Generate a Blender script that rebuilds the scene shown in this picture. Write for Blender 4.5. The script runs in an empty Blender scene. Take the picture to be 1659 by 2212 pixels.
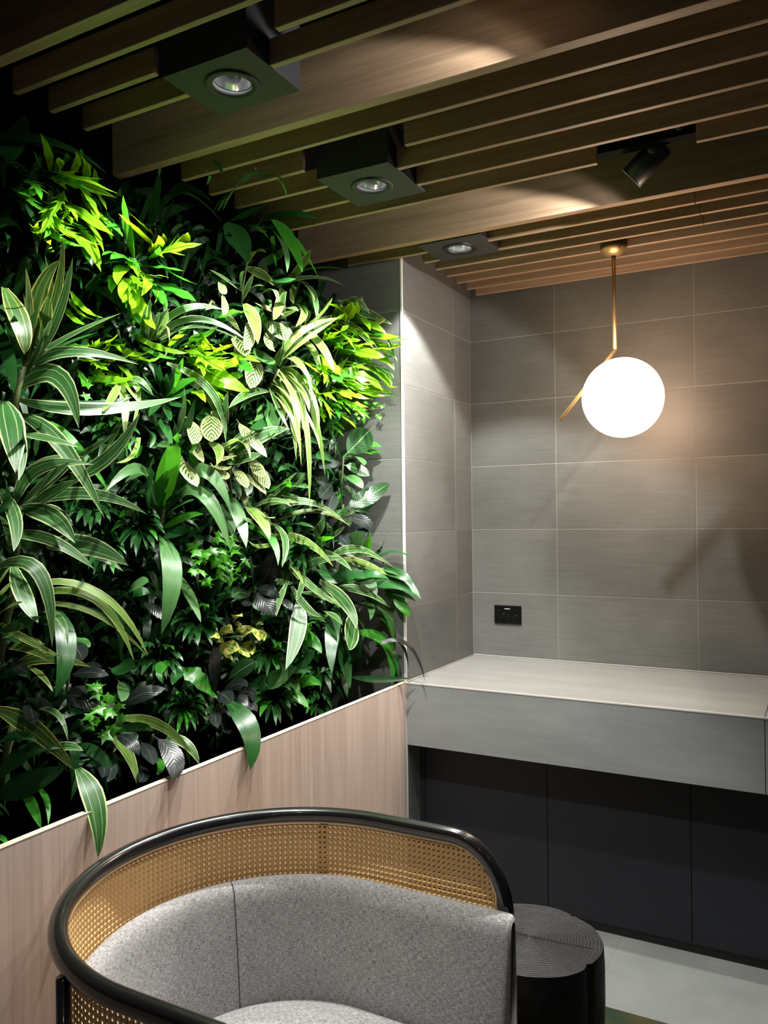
import bpy, bmesh, math, random
import numpy as np
from mathutils import Vector, Matrix

C = bpy.context.scene.collection
SC = bpy.context.scene
FZ = 1.487                                   # survey datum above the floor
# ------------------------------------------------------------------ camera
F_PX, YAW, PITCH, ROLL = 1742.2, -0.4965, 0.0060, -0.0112
CAM = np.array([1.477, -3.6148, 0.0645 + FZ])
_r = np.array([math.cos(YAW), -math.sin(YAW), 0.0])
_f = np.array([math.sin(YAW)*math.cos(PITCH), math.cos(YAW)*math.cos(PITCH), math.sin(PITCH)])
_u = np.cross(_r, _f)
CR = _r*math.cos(ROLL) + _u*math.sin(ROLL)
CU = -_r*math.sin(ROLL) + _u*math.cos(ROLL)
CF = _f
cam = bpy.data.cameras.new('camera')
camo = bpy.data.objects.new('camera', cam); C.objects.link(camo)
cam.sensor_fit = 'VERTICAL'; cam.sensor_height = 36.0; cam.lens = F_PX/2212*36.0
cam.clip_start = 0.05
camo.matrix_world = Matrix(((CR[0], CU[0], -CF[0], CAM[0]), (CR[1], CU[1], -CF[1], CAM[1]),
                            (CR[2], CU[2], -CF[2], CAM[2]), (0, 0, 0, 1)))
SC.camera = camo
# ------------------------------------------------------------------ world, exposure
W = bpy.data.worlds.new('world'); SC.world = W; W.use_nodes = True
W.node_tree.nodes['Background'].inputs[0].default_value = (0.62, 0.72, 1.0, 1)
W.node_tree.nodes['Background'].inputs[1].default_value = 0.035
SC.view_settings.view_transform = 'Standard'; SC.view_settings.look = 'None'
SC.view_settings.gamma = 1.0; SC.view_settings.use_curve_mapping = False
SC.view_settings.exposure = 0.0
# lamp strengths (each lamp's own light is made in its builder below)
P_DOWN = {'near': 112, 'mid': 150, 'far': 140}  # the three boxed downlights
P_TRACK = 115                                 # the black track spotlights
P_FILL = 7                                  # added fill lights outside the view
E_GLOBE = 25                                # opal globe
# ------------------------------------------------------------------ helpers
def at(u, v, X):
    """point where the sight line of a survey pixel meets the upright plane X (kept in front of the pier)"""
    d = CF + CR*(u-829.5)/F_PX - CU*(v-1106.0)/F_PX
    t = (X-CAM[0])/d[0]; p = CAM + d*t
    if p[1] > -0.752: p = CAM + d*((-0.752-CAM[1])/d[1])
    return p
def depth(p): return float(np.dot(p-CAM, CF))
def tagp(o, label=None, cat=None, group=None, kind=None):
    if label: o['label'] = label
    if cat: o['category'] = cat
    if group: o['group'] = group
    if kind: o['kind'] = kind
    return o
def empty(name, loc, label=None, cat=None, group=None):
    o = bpy.data.objects.new(name, None); C.objects.link(o)
    o.location = loc; o.empty_display_size = .05
    return tagp(o, label, cat, group)
def link(name, me, mat, parent=None, smooth=False):
    o = bpy.data.objects.new(name, me); C.objects.link(o)
    if mat is not None and not me.materials: me.materials.append(mat)
    if smooth: me.polygons.foreach_set('use_smooth', [True]*len(me.polygons))
    if parent is not None:
        o.parent = parent
        o.matrix_parent_inverse = Matrix.Translation(-parent.location)
    return o
def mesh(name, V, Fc, uv=None):
    me = bpy.data.meshes.new(name); me.from_pydata([tuple(map(float, v)) for v in V], [], Fc); me.update()
    if uv is not None:
        l = me.uv_layers.new(name='uv'); idx = np.empty(len(me.loops), int)
        me.loops.foreach_get('vertex_index', idx)
        l.data.foreach_set('uv', np.asarray(uv, float)[idx].ravel())
    return me
def boxm(x0, x1, y0, y1, z0, z1, bev=0.0):
    bm = bmesh.new()
    bmesh.ops.create_cube(bm, size=1, matrix=Matrix.Translation(((x0+x1)/2, (y0+y1)/2, (z0+z1)/2)) @
                          Matrix.Diagonal((x1-x0, y1-y0, z1-z0, 1)))
    if bev: bmesh.ops.bevel(bm, geom=bm.edges[:], offset=bev, segments=1, affect='EDGES')
    me = bpy.data.meshes.new('box'); bm.to_mesh(me); bm.free(); return me
def box(name, x0, x1, y0, y1, z0, z1, mat, parent=None, bev=0.0):
    return link(name, boxm(x0, x1, y0, y1, z0, z1, bev), mat, parent)
def tubem(P, r, n=12, cap=True):
    P = [np.asarray(p, float) for p in P]; m = len(P)
    R = r if hasattr(r, '__len__') else [r]*m
    T = [(P[min(i+1, m-1)]-P[max(i-1, 0)]) for i in range(m)]
    T = [t/np.linalg.norm(t) for t in T]
    a = np.array([0, 0, 1.0]) if abs(T[0][2]) < .9 else np.array([1.0, 0, 0])
    N = np.cross(T[0], a); N /= np.linalg.norm(N); V = []; Fc = []
    for i in range(m):
        N = N-T[i]*np.dot(N, T[i]); N /= np.linalg.norm(N); B = np.cross(T[i], N)
        for k in range(n):
            q = 2*math.pi*k/n; V.append(P[i]+R[i]*(N*math.cos(q)+B*math.sin(q)))
    for i in range(m-1):
        for k in range(n):
            k2 = (k+1) % n; Fc.append((i*n+k, i*n+k2, (i+1)*n+k2, (i+1)*n+k))
    if cap: Fc.append(tuple(range(n))[::-1]); Fc.append(tuple((m-1)*n+k for k in range(n)))
    return mesh('tube', V, Fc)
def lathem(prof, n=32, center=(0, 0, 0)):
    V = []; Fc = []
    for r, z in prof:
        for k in range(n):
            a = 2*math.pi*k/n; V.append((center[0]+r*math.cos(a), center[1]+r*math.sin(a), center[2]+z))
    for i in range(len(prof)-1):
        for k in range(n):
            k2 = (k+1) % n; Fc.append((i*n+k, i*n+k2, (i+1)*n+k2, (i+1)*n+k))
    return mesh('lathe', V, Fc)
# ------------------------------------------------------------------ materials
class NT:
    def __init__(s, name):
        s.m = bpy.data.materials.new(name); s.m.use_nodes = True; s.t = s.m.node_tree
        s.b = s.t.nodes['Principled BSDF']; s.out = s.t.nodes['Material Output']
    def n(s, kind, **kw):
        nd = s.t.nodes.new(kind)
        for k, v in kw.items():
            if k.startswith('i_'):
                key = k[2:]; key = int(key) if key.isdigit() else key.replace('_', ' ')
                if isinstance(v, bpy.types.NodeSocket): s.t.links.new(v, nd.inputs[key])
                else: nd.inputs[key].default_value = v
            else: setattr(nd, k, v)
        return nd
    def l(s, a, b): s.t.links.new(a, b)
    def math(s, op, a, b=0.0, c=None):
        nd = s.n('ShaderNodeMath', operation=op)
        for i, v in enumerate((a, b, c)):
            if v is None: continue
            if isinstance(v, bpy.types.NodeSocket): s.l(v, nd.inputs[i])
            else: nd.inputs[i].default_value = v
        return nd.outputs[0]
    def mix(s, fac, a, b, mode='MIX'):
        nd = s.n('ShaderNodeMix', data_type='RGBA', blend_type=mode)
        for i, v in ((0, fac), (6, a), (7, b)):
            if isinstance(v, bpy.types.NodeSocket): s.l(v, nd.inputs[i])
            else: nd.inputs[i].default_value = v if i == 0 else (*v, 1)
        return nd.outputs[2]
    def ramp(s, fac, stops):
        nd = s.n('ShaderNodeValToRGB'); e = nd.color_ramp.elements
        while len(e) < len(stops): e.new(.5)
        for i, (p, c) in enumerate(stops):
            e[i].position = p; e[i].color = (*c, 1) if len(c) == 3 else c
        s.l(fac, nd.inputs[0]); return nd.outputs[0]
    def noise(s, scale, vec=None, detail=3, rough=.5, mapscale=None):
        co = vec
        if co is None: co = s.n('ShaderNodeTexCoord').outputs['Object']
        if mapscale is not None:
            mp = s.n('ShaderNodeMapping'); mp.inputs['Scale'].default_value = mapscale; s.l(co, mp.inputs[0]); co = mp.outputs[0]
        nd = s.n('ShaderNodeTexNoise', i_Scale=scale, i_Detail=detail, i_Roughness=rough); s.l(co, nd.inputs['Vector'])
        return nd.outputs[0]
    def bump(s, h, strength, dist=.002):
        nd = s.n('ShaderNodeBump', i_Strength=strength, i_Distance=dist); s.l(h, nd.inputs['Height']); s.l(nd.outputs[0], s.b.inputs['Normal'])
    def set(s, color=None, rough=.5, metal=0, spec=.5, coat=0):
        if color is not None:
            if isinstance(color, bpy.types.NodeSocket): s.l(color, s.b.inputs['Base Color'])
            else: s.b.inputs['Base Color'].default_value = (*color, 1)
        if isinstance(rough, bpy.types.NodeSocket): s.l(rough, s.b.inputs['Roughness'])
        else: s.b.inputs['Roughness'].default_value = rough
        s.b.inputs['Metallic'].default_value = metal; s.b.inputs['Specular IOR Level'].default_value = spec
        s.b.inputs['Coat Weight'].default_value = coat
        return s.m
def plain(name, col, rough=.5, metal=0, spec=.5, coat=0): return NT(name).set(col, rough, metal, spec, coat)
def rnd_value(s, col, amt):
    r = s.n('ShaderNodeObjectInfo').outputs['Random']
    v = s.math('MULTIPLY_ADD', r, 2*amt, 1-amt)
    h = s.n('ShaderNodeHueSaturation'); s.l(v, h.inputs['Value']); s.l(col, h.inputs['Color']); return h.outputs[0]
def wood(name, dark, light, axis, rough=.55, var=.06):
    s = NT(name); sc = [26, 26, 26]; sc[axis] = 1.1
    n1 = s.noise(1.6, mapscale=sc, detail=5, rough=.65); sc2 = [120, 120, 120]; sc2[axis] = 2.2
    n2 = s.noise(1.0, mapscale=sc2, detail=3)
    f = s.math('ADD', s.math('MULTIPLY', n1, .7), s.math('MULTIPLY', n2, .3))
    c = s.ramp(f, [(.32, dark), (.66, light)]); c = rnd_value(s, c, var)
    s.bump(n2, .15, .001)
    return s.set(c, rough, spec=.3)
def stone(name, a, b, var=.07, rough=.5, stretch=(6, 6, 6)):
    s = NT(name); n1 = s.noise(.7, mapscale=stretch, detail=6, rough=.6); n2 = s.noise(220, detail=2)
    n3 = s.noise(5, mapscale=(1, 1, 18), detail=3)
    f = s.math('ADD', s.math('MULTIPLY', n1, .55), s.math('ADD', s.math('MULTIPLY', n2, .25), s.math('MULTIPLY', n3, .2)))
    c = rnd_value(s, s.ramp(f, [(.34, a), (.66, b)]), var); s.bump(n2, .08, .0008)
    return s.set(c, rough, spec=.4)
M = {}
M['slat'] = wood('slat_wood', (.22, .15, .098), (.41, .285, .185), 0, .5)
M['panel'] = wood('planter_laminate', (.54, .41, .34), (.76, .61, .52), 2, .5, .03)
M['edge'] = plain('edge_banding', (.62, .52, .40), .5)
M['tile'] = stone('wall_tile', (.080, .082, .077), (.156, .155, .144), .13, .42, (2.2, 2.2, 3.4))
M['benchtop'] = stone('bench_porcelain', (.19, .187, .178), (.26, .256, .24), .02, .38, (2, 14, 2))
M['benchface'] = stone('bench_face_tile', (.20, .21, .21), (.28, .29, .288), .02, .5, (5, 5, 12))
M['grout'] = plain('grout', (.27, .265, .245), .8)
M['trim'] = plain('tile_trim', (.74, .72, .68), .35, .3)
M['void'] = plain('black_soffit', (.004, .004, .004), .9, spec=.1)
M['charcoal'] = stone('charcoal_laminate', (.010, .011, .017), (.015, .0165, .024), .03, .55)
M['plinth'] = plain('black_plinth', (.006, .006, .006), .5)
M['floor'] = stone('floor_tile', (.17, .18, .168), (.235, .245, .232), .03, .5)
M['boxpaint'] = plain('dark_grey_paint', (.038, .040, .043), .65, spec=.25)
M['black'] = plain('black_metal', (.008, .008, .009), .4)
M['brass'] = plain('brushed_brass', (.50, .345, .150), .42, .8)
M['felt'] = plain('black_felt', (.0018, .002, .0018), 1.0, spec=0)
M['soil'] = plain('dark_soil', (.02, .015, .01), .95, spec=.1)
M['lacquer'] = plain('black_lacquer', (.010, .009, .009), .22, coat=.5)
M['white'] = plain('white_print', (.7, .7, .7), .5)
M['gloss_black'] = plain('black_socket_plastic', (.0025, .0025, .0025), .35, spec=.25)
M['spline'] = plain('cane_spline', (.70, .52, .30), .5)
M['stitch'] = plain('seam_thread', (.06, .055, .055), .9)
s = NT('reflector'); M['reflector'] = s.set((.92, .92, .92), .16, 1.0)
def emis(name, col, strength):
    s = NT(name); s.set((.8, .8, .8), .4); s.b.inputs['Emission Color'].default_value = (*col, 1)
    s.b.inputs['Emission Strength'].default_value = strength; return s.m
M['globe'] = emis('opal_glass_lit', (1.0, .67, .46), E_GLOBE)
M['led'] = emis('lamp_led', (1.0, .99, .95), 170)
M['lens'] = emis('track_lens', (1.0, .96, .88), 6)
# woven grey fabric
s = NT('melange_fabric'); uvn = s.n('ShaderNodeUVMap', uv_map='uv').outputs[0]
a = s.noise(1, uvn, 2, .6, (560, 75, 1)); b = s.noise(1, uvn, 2, .6, (75, 560, 1)); c = s.noise(1, uvn, 2, .5, (14, 14, 1))
f = s.math('ADD', s.math('MULTIPLY', a, .42), s.math('ADD', s.math('MULTIPLY', b, .52), s.math('MULTIPLY', c, .06)))
s.bump(f, .35, .002); M['fabric'] = s.set(s.ramp(f, [(.36, (.13, .125, .128)), (.50, (.35, .337, .337)), (.65, (.62, .605, .60))]), .9, spec=.15)
# cane
s = NT('woven_cane'); uvn = s.n('ShaderNodeUVMap', uv_map='uv').outputs[0]
sp = s.n('ShaderNodeSeparateXYZ'); s.l(uvn, sp.inputs[0])
w1 = s.math('SINE', s.math('MULTIPLY', s.math('ADD', sp.outputs[0], sp.outputs[1]), 2*math.pi))
w2 = s.math('SINE', s.math('MULTIPLY', s.math('SUBTRACT', sp.outputs[0], sp.outputs[1]), 2*math.pi))
w3 = s.math('SINE', s.math('MULTIPLY', sp.outputs[0], 4*math.pi)); w4 = s.math('SINE', s.math('MULTIPLY', sp.outputs[1], 4*math.pi))
h = s.math('ADD', s.math('MULTIPLY', s.math('MAXIMUM', w1, w2), .6), s.math('MULTIPLY', s.math('MAXIMUM', w3, w4), .4))
nz = s.noise(40, uvn, 2); hh = s.math('ADD', s.math('MULTIPLY_ADD', h, .3, .4), s.math('MULTIPLY_ADD', nz, .4, -.2))
s.bump(h, .6, .002); M['cane'] = s.set(s.ramp(hh, [(.15, (.50, .24, .065)), (.5, (.93, .56, .21)), (.85, (1.0, .74, .38))]), .5, spec=.3)
# charred log
s = NT('charred_log'); tc = s.n('ShaderNodeTexCoord').outputs['Object']
sp = s.n('ShaderNodeSeparateXYZ'); s.l(tc, sp.inputs[0])
rr = s.math('SQRT', s.math('ADD', s.math('POWER', sp.outputs[0], 2), s.math('POWER', sp.outputs[1], 2)))
wob = s.noise(9, tc, 3); ring = s.math('SINE', s.math('MULTIPLY', s.math('ADD', rr, s.math('MULTIPLY', wob, .03)), 760))
nz = s.noise(160, tc, 2); hgt = s.math('ADD', s.math('MULTIPLY', ring, .5), nz)
s.bump(hgt, .45, .003); M['log'] = s.set(s.ramp(s.math('MULTIPLY_ADD', hgt, .4, .3), [(.2, (.004, .004, .0045)), (.9, (.020, .019, .021))]), .55, spec=.35)
# rug
s = NT('rug_wool'); n1 = s.noise(3.2, detail=2); n2 = s.noise(260)
c = s.ramp(n1, [(.38, (.012, .035, .030)), (.5, (.035, .042, .020)), (.6, (.06, .05, .022))])
s.bump(n2, .6, .004); M['rug'] = s.set(c, .95, spec=.1)
# ------------------------------------------------------------------ leaves: materials
def leafmat(name, base, pale, pattern, rough=.34, trans=.22, tcol=None, var=.22, spec=.28):
    s = NT(name); uv = s.n('ShaderNodeUVMap', uv_map='uv').outputs[0]; sp = s.n('ShaderNodeSeparateXYZ'); s.l(uv, sp.inputs[0])
    U, V = sp.outputs[0], sp.outputs[1]
    e = s.math('ABSOLUTE', s.math('SUBTRACT', U, .5))                       # 0 midrib .. .5 margin
    rnd = s.n('ShaderNodeObjectInfo').outputs['Random']
    off = s.n('ShaderNodeCombineXYZ'); s.l(s.math('MULTIPLY', rnd, 37), off.inputs[0]); s.l(s.math('MULTIPLY', rnd, 91), off.inputs[1])
    va = s.n('ShaderNodeVectorMath', operation='ADD'); s.l(uv, va.inputs[0]); s.l(off.outputs[0], va.inputs[1]); uvr = va.outputs[0]
    nz = s.noise(1, uvr, 3, .5, (3, 5, 1)); fine = s.noise(1, uvr, 2, .5, (38, 1.2, 1))
    col = s.mix(s.math('MULTIPLY_ADD', nz, .9, -.1), tuple(x*.72 for x in base), tuple(min(1, x*1.35) for x in base))
    if pattern == 'stripe':
        m = s.math('GREATER_THAN', e, .425)
        st = s.math('MULTIPLY', s.math('GREATER_THAN', fine, .62), .35)
        mid = s.math('LESS_THAN', s.math('ABSOLUTE', s.math('SUBTRACT', e, .20)), .018)
        fac = s.math('MINIMUM', s.math('ADD', m, s.math('MULTIPLY', s.math('MAXIMUM', st, mid), .55)), 1.0)
        col = s.mix(fac, col, pale)
    elif pattern == 'herring':
        ph = s.math('SINE', s.math('MULTIPLY', s.math('SUBTRACT', V, s.math('MULTIPLY', e, .62)), 54))
        thr = s.math('MULTIPLY_ADD', e, .55, .12)
        fac = s.math('MULTIPLY', s.math('GREATER_THAN', ph, thr), s.math('LESS_THAN', e, .43))
        col = s.mix(fac, s.mix(nz, pale, tuple(x*.86 for x in pale)), base)
        s.b.inputs['Roughness'].default_value = rough
    elif pattern == 'blotch':
        col = s.mix(s.math('GREATER_THAN', s.noise(1, uvr, 2, .5, (5, 4, 1)), .46), col, pale)
    elif pattern == 'rib':
        col = s.mix(s.math('LESS_THAN', e, .022), col, pale)
    elif pattern == 'darkrib':
        col = s.mix(s.math('LESS_THAN', e, .022), col, tuple(x*.25 for x in base))
    if pattern == 'rib':
        vein = s.math('SINE', s.math('MULTIPLY', s.math('SUBTRACT', V, s.math('MULTIPLY', e, .5)), 70)); s.bump(vein, .10, .0015)
    else: s.bump(fine, .22, .0015)
    col = rnd_value(s, col, var)
    s.set(col, rough, spec=spec)
    tr = s.n('ShaderNodeBsdfTranslucent'); mx = s.n('ShaderNodeMixShader'); mx.inputs[0].default_value = trans
    if tcol: s.l(s.mix(.6, col, tcol), tr.inputs[0])
    else: s.l(col, tr.inputs[0])
    s.l(s.b.outputs[0], mx.inputs[1]); s.l(tr.outputs[0], mx.inputs[2]); s.l(mx.outputs[0], s.out.inputs[0])
    return s.m
L = {
 'S': leafmat('leaf_white_striped', (.030, .115, .026), (.46, .54, .24), 'stripe', .32, .2),
 'Y': leafmat('leaf_yellow_margined', (.040, .115, .022), (.55, .50, .12), 'stripe', .32, .22),
 'G': leafmat('leaf_deep_green', (.018, .085, .018), (.10, .2, .08), 'plain', .27, .18, None, .3),
 'B': leafmat('leaf_bright_green', (.040, .22, .018), (.2, .4, .1), 'plain', .3, .32, (.14, .6, .02)),
 'K': leafmat('leaf_soft_green', (.055, .145, .040), (.3, .4, .2), 'plain', .33, .2),
 'F': leafmat('leaf_lime_fern', (.16, .385, .012), (.3, .5, .05), 'darkrib', .34, .42, (.52, .85, .015), .36),
 'I': leafmat('leaf_ivy', (.07, .30, .02), (.3, .5, .1), 'plain', .28, .3, (.2, .65, .02), .3),
 'C': leafmat('leaf_herringbone', (.018, .065, .016), (.31, .33, .14), 'herring', .4, .2, None, .12),
 'R': leafmat('leaf_burgundy', (.012, .017, .015), (.05, .065, .04), 'rib', .26, .03, None, .3, .22),
 'V': leafmat('leaf_veined_green', (.020, .065, .020), (.18, .26, .11), 'rib', .25, .1, None, .2, .4),
 'P': leafmat('leaf_yellow_blotched', (.13, .30, .02), (.62, .58, .16), 'blotch', .35, .25),
 'W': leafmat('leaf_cream_grass', (.14, .27, .04), (.50, .56, .24), 'stripe', .36, .28),
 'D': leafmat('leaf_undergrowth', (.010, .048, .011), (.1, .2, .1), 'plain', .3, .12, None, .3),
}
M['stem'] = plain('green_stem', (.10, .13, .04), .5)
M['vine'] = plain('brown_vine', (.10, .06, .03), .6)
M['stipule'] = plain('red_stipule', (.45, .05, .03), .4)
#@@STRUCT
# ------------------------------------------------------------------ setting
ZC = 2.594                                   # underside of the slats
ROWS = [FZ+.3*k for k in range(-6, 5)]
def struct(name, me, mat): return tagp(link(name, me, mat), kind='structure')
G = .0015                                    # half joint
def tile_xz(parent, x0, x1, z0, z1, y, mat=None):
    box('tile', x0+G*.8, x1-G*.8, y, y+.008, z0+G, z1-G, mat or M['tile'], parent, .0006)
def tile_yz(parent, y0, y1, z0, z1, x):
    box('tile', x-.008, x, y0+G, y1-G, z0+G, z1-G, M['tile'], parent, .0006)
wb = struct('wall_back', boxm(-.46, 3.5, .0012, .15, 0, 2.90), M['grout'])
xs = [0, .4153, 1.0153, 1.6153, 2.2153, 2.8153, 3.4]
for k in range(len(ROWS)-1):
    if ROWS[k] < .8: continue
    for i in range(len(xs)-1): tile_xz(wb, xs[i], xs[i+1], ROWS[k], min(ROWS[k+1], 2.85), 0)
wp = struct('wall_pier', boxm(-.40, -.0012, -.7158, .0012, 0, 2.90), M['grout'])
for k in range(-1, len(ROWS)-1):
    z0 = ROWS[k] if k >= 0 else -.2; z1 = min(ROWS[k+1], 2.85)
    z0 = max(z0, .002)
    if z1 < .03: continue
    tile_yz(wp, -.709, -.196, z0, z1, 0); tile_yz(wp, -.196, 0, z0, z1, 0)
    tile_xz(wp, -.40, -.008, z0, z1, -.717)
struct('trim_1', boxm(-.0085, .0015, -.7185, -.709, 0, 2.85, .001), M['trim'])
struct('wall_garden', boxm(-.50, -.40, -4.9, -.717, 0, 2.90), M['felt'])
ce = struct('ceiling', boxm(-.50, 3.5, -5.2, .15, 2.88, 2.94), M['void'])
def slat(x0, x1, yb, th=.017, h=.062, name='slat'):
    box(name, x0, x1, yb-th, yb, ZC, ZC+h, M['slat'], ce, .0012)
for i, yb in enumerate((-.042, -.153, -.271, -.384, -.4975)):
    if i == 4: slat(.056, 1.118, yb); slat(1.1195, 3.4, yb)
    else: slat(.056, 3.4, yb)
slat(.056, .122, -.608); slat(.379, 1.12, -.608); slat(1.1215, 3.4, -.608)
slat(-.2406, .122, -.722); slat(.379, 1.118, -.722); slat(1.1195, 3.4, -.722)
slat(-.2406, .905, -1.195); slat(1.183, 3.4, -1.195)
slat(-.2406, .122, -1.322); slat(.372, 3.4, -1.322)
slat(-.2406, .122, -1.457); slat(.372, 3.4, -1.457)
slat(-.2406, .122, -1.587); slat(.462, 3.4, -1.583)
slat(-.2406, 3.4, -1.7146)
slat(-.2406, .122, -2.0904); slat(.373, 3.4, -2.0904)
slat(-.2406, .122, -2.199); slat(.467, 3.4, -2.199)
slat(-.2406, 3.4, -2.3023)
for yb in (-2.56, -2.67, -2.78, -3.1, -3.22, -3.34, -3.46): slat(-.2406, 3.4, yb)
for yb in (-.837, -1.825, -2.403, -2.95): slat(-.398, 3.4, yb, .033, .21, 'beam')
# floor
fl = struct('floor', boxm(-.46, 3.5, -5.2, .15, -.06, -.0012), M['grout'])
ax = [-.46, .218, .818, 1.418, 2.018, 2.618, 3.218, 3.5]; ay = [0.10, -.599, -1.199, -1.799, -2.399, -2.999, -3.599, -4.2]
for i in range(len(ax)-1):
    for j in range(len(ay)-1):
        box('tile', ax[i]+G, ax[i+1]-G, ay[j+1]+G, ay[j]-G, -.010, 0, M['floor'], fl, .0006)
# ------------------------------------------------------------------ bench
be = empty('stone_bench', (1.7, -.35, .634), 'long grey stone-clad bench with a pale top, fixed in the tiled alcove', 'bench')
box('core', .003, 3.4, -.70, -.002, .642, .870, M['grout'], be)
for x0, x1 in ((.001, 1.308), (1.308, 2.6), (2.6, 3.4)):
    box('top_slab', x0+.001, x1-.001, -.7125, -.004, .870, .8845, M['benchtop'], be, .0008)
    box('front_slab', x0+.001, x1-.001, -.717, -.705, .634, .8815, M['benchface'], be, .0008)
box('soffit', .003, 3.4, -.704, -.004, .634, .642, M['charcoal'], be)
box('edge_trim', .001, 3.4, -.7185, -.7125, .8795, .8850, M['trim'], be)
link('sealant', tubem([(.004, -.712, .8865), (.004, -.005, .8865), (3.4, -.005, .8865)], .004, 6), M['grout'], be)
pn = empty('under_bench_cladding', (1.5, -.58, 0), 'flat black-blue panelling recessed below the stone bench, with a black plinth', 'panelling')
for x0, x1 in ((.004, .022), (.022, .540), (.540, 1.059), (1.059, 1.578), (1.578, 2.097), (2.097, 2.616), (2.616, 3.4)):
    box('panel', x0+.0012, x1-.0012, -.599, -.581, .036, .6335, M['charcoal'], pn, .0006)
box('plinth', .004, 3.4, -.590, -.570, 0, .036, M['plinth'], pn)
# power outlet
ou = empty('power_outlet', (.177, -.001, 1.086), 'black double power outlet plate on the tiled back wall above the bench', 'outlet')
box('plate', .111, .243, -.009, -.0005, 1.0435, 1.1285, M['gloss_black'], ou, .002)
for x in (.137, .215):
    box('rocker', x-.008, x+.008, -.0115, -.0088, 1.094, 1.106, M['gloss_black'], ou, .001)
for x in (.142, .177, .212):
    for dx, rot in ((-.007, .5), (.007, -.5), (0, 0)):
        me = boxm(-.0013, .0013, -.0008, .0004, -.004, .004)
        me.transform(Matrix.Translation((x+dx, -.0092, 1.078 - (.012 if rot == 0 else 0))) @ Matrix.Rotation(rot, 4, 'Y'))
        link('pin_slot', me, M['plinth'], ou)
for i in range(6): box('printed_mark', .163+i*.0046, .1665+i*.0046, -.0096, -.0089, 1.1115, 1.1145, M['white'], ou)
for x, z in ((.158, 1.089), (.219, 1.084)): box('indicator', x-.003, x+.003, -.0096, -.0089, z-.0015, z+.0015, M['reflector'], ou)
# ------------------------------------------------------------------ boxed downlights
def spot(name, loc, aim, power, deg, blend, radius, col, parent):
    l = bpy.data.lights.new(name, 'SPOT'); l.energy = power; l.spot_size = math.radians(deg); l.spot_blend = blend
    l.shadow_soft_size = radius; l.color = col
    o = bpy.data.objects.new(name, l); C.objects.link(o); o.location = loc
    o.rotation_euler = (Vector(aim)-Vector(loc)).to_track_quat('-Z', 'Y').to_euler()
    o.parent = parent; o.matrix_parent_inverse = Matrix.Translation(-parent.location)
def downlight(x0, x1, y0, y1, label, aim, power, dark, deg=100):
    cx, cy = (x0+x1)/2, (y0+y1)/2
    e = empty('downlight_box', (cx, cy, ZC+.2), label, 'downlight', 'square boxed downlights between the slats')
    # housing: square box with a round hole in its underside
    n = 48; r0 = .064; V = []; Fc = []
    for k in range(n):
        a = 2*math.pi*k/n; V.append((cx+r0*math.cos(a), cy+r0*math.sin(a), ZC))
    for k in range(n):
        a = 2*math.pi*k/n; q = 1/max(abs(math.cos(a)), abs(math.sin(a)))
        V.append((cx+(x1-x0)/2*math.cos(a)*q, cy+(y1-y0)/2*math.sin(a)*q, ZC))
    for k in range(n): V.append((V[n+k][0], V[n+k][1], ZC+.27))
    for k in range(n): V.append((V[k][0], V[k][1], ZC+.06))
    for k in range(n):
        j = (k+1) % n
        Fc += [(k, j, n+j, n+k), (n+k, n+j, 2*n+j, 2*n+k), (k, 3*n+k, 3*n+j, j)]
    Fc.append(tuple(2*n+k for k in range(n)))
    link('housing', mesh('housing', V, Fc), M['boxpaint'], e)
    link('trim_ring', lathem([(.0655, .001), (.0655, -.004), (.062, -.0055), (.047, -.003), (.0455, .004), (.0455, .02)], 40, (cx, cy, ZC)),
         M['black'] if dark else M['boxpaint'], e, True)
    d = Vector(aim)-Vector((cx, cy, ZC)); d.normalize()
    prof = [(.0440, .000), (.042, .012), (.036, .026), (.026, .037), (.014, .043), (.002, .045)]
    me = lathem(prof, 32)
    q = Vector((0, 0, -1)).rotation_difference(d).to_matrix().to_4x4()
    tilt = Matrix.Identity(4).lerp(q, .35) if not dark else Matrix.Identity(4)
    me.transform(Matrix.Translation((cx, cy, ZC+.006)) @ tilt); rf = link('reflector', me, M['reflector'], e, True)
    me = lathem([(.0001, .036), (.008, .036), (.011, .040), (.010, .043)] if not dark else [(.0001, .030), (.016, .030), (.019, .034), (.016, .040)], 20)
    me.transform(Matrix.Translation((cx, cy, ZC+.006)) @ tilt); link('lamp', me, M['led'], rf, True)
    spot('downlight_beam', (cx, cy-(.085 if dark else 0), ZC-.008), aim, power, deg, .25 if dark else .4, .022, (.985, .985, .94), e)
downlight(.123, .372, -2.19, -1.98, 'nearest of the three square downlights, big grey box at the top left', (-.12, -2.05, .9), P_DOWN['near'], False, 112)
downlight(.123, .371, -1.526, -1.272, 'middle one of the three square downlights, between the two wide beams', (-.12, -1.42, .9), P_DOWN['mid'], False, 108)
downlight(.123, .380, -.822, -.598, 'farthest square downlight, black-ringed, beside the tiled pier', (.235, -.70, .6), P_DOWN['far'], True, 106)
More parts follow.
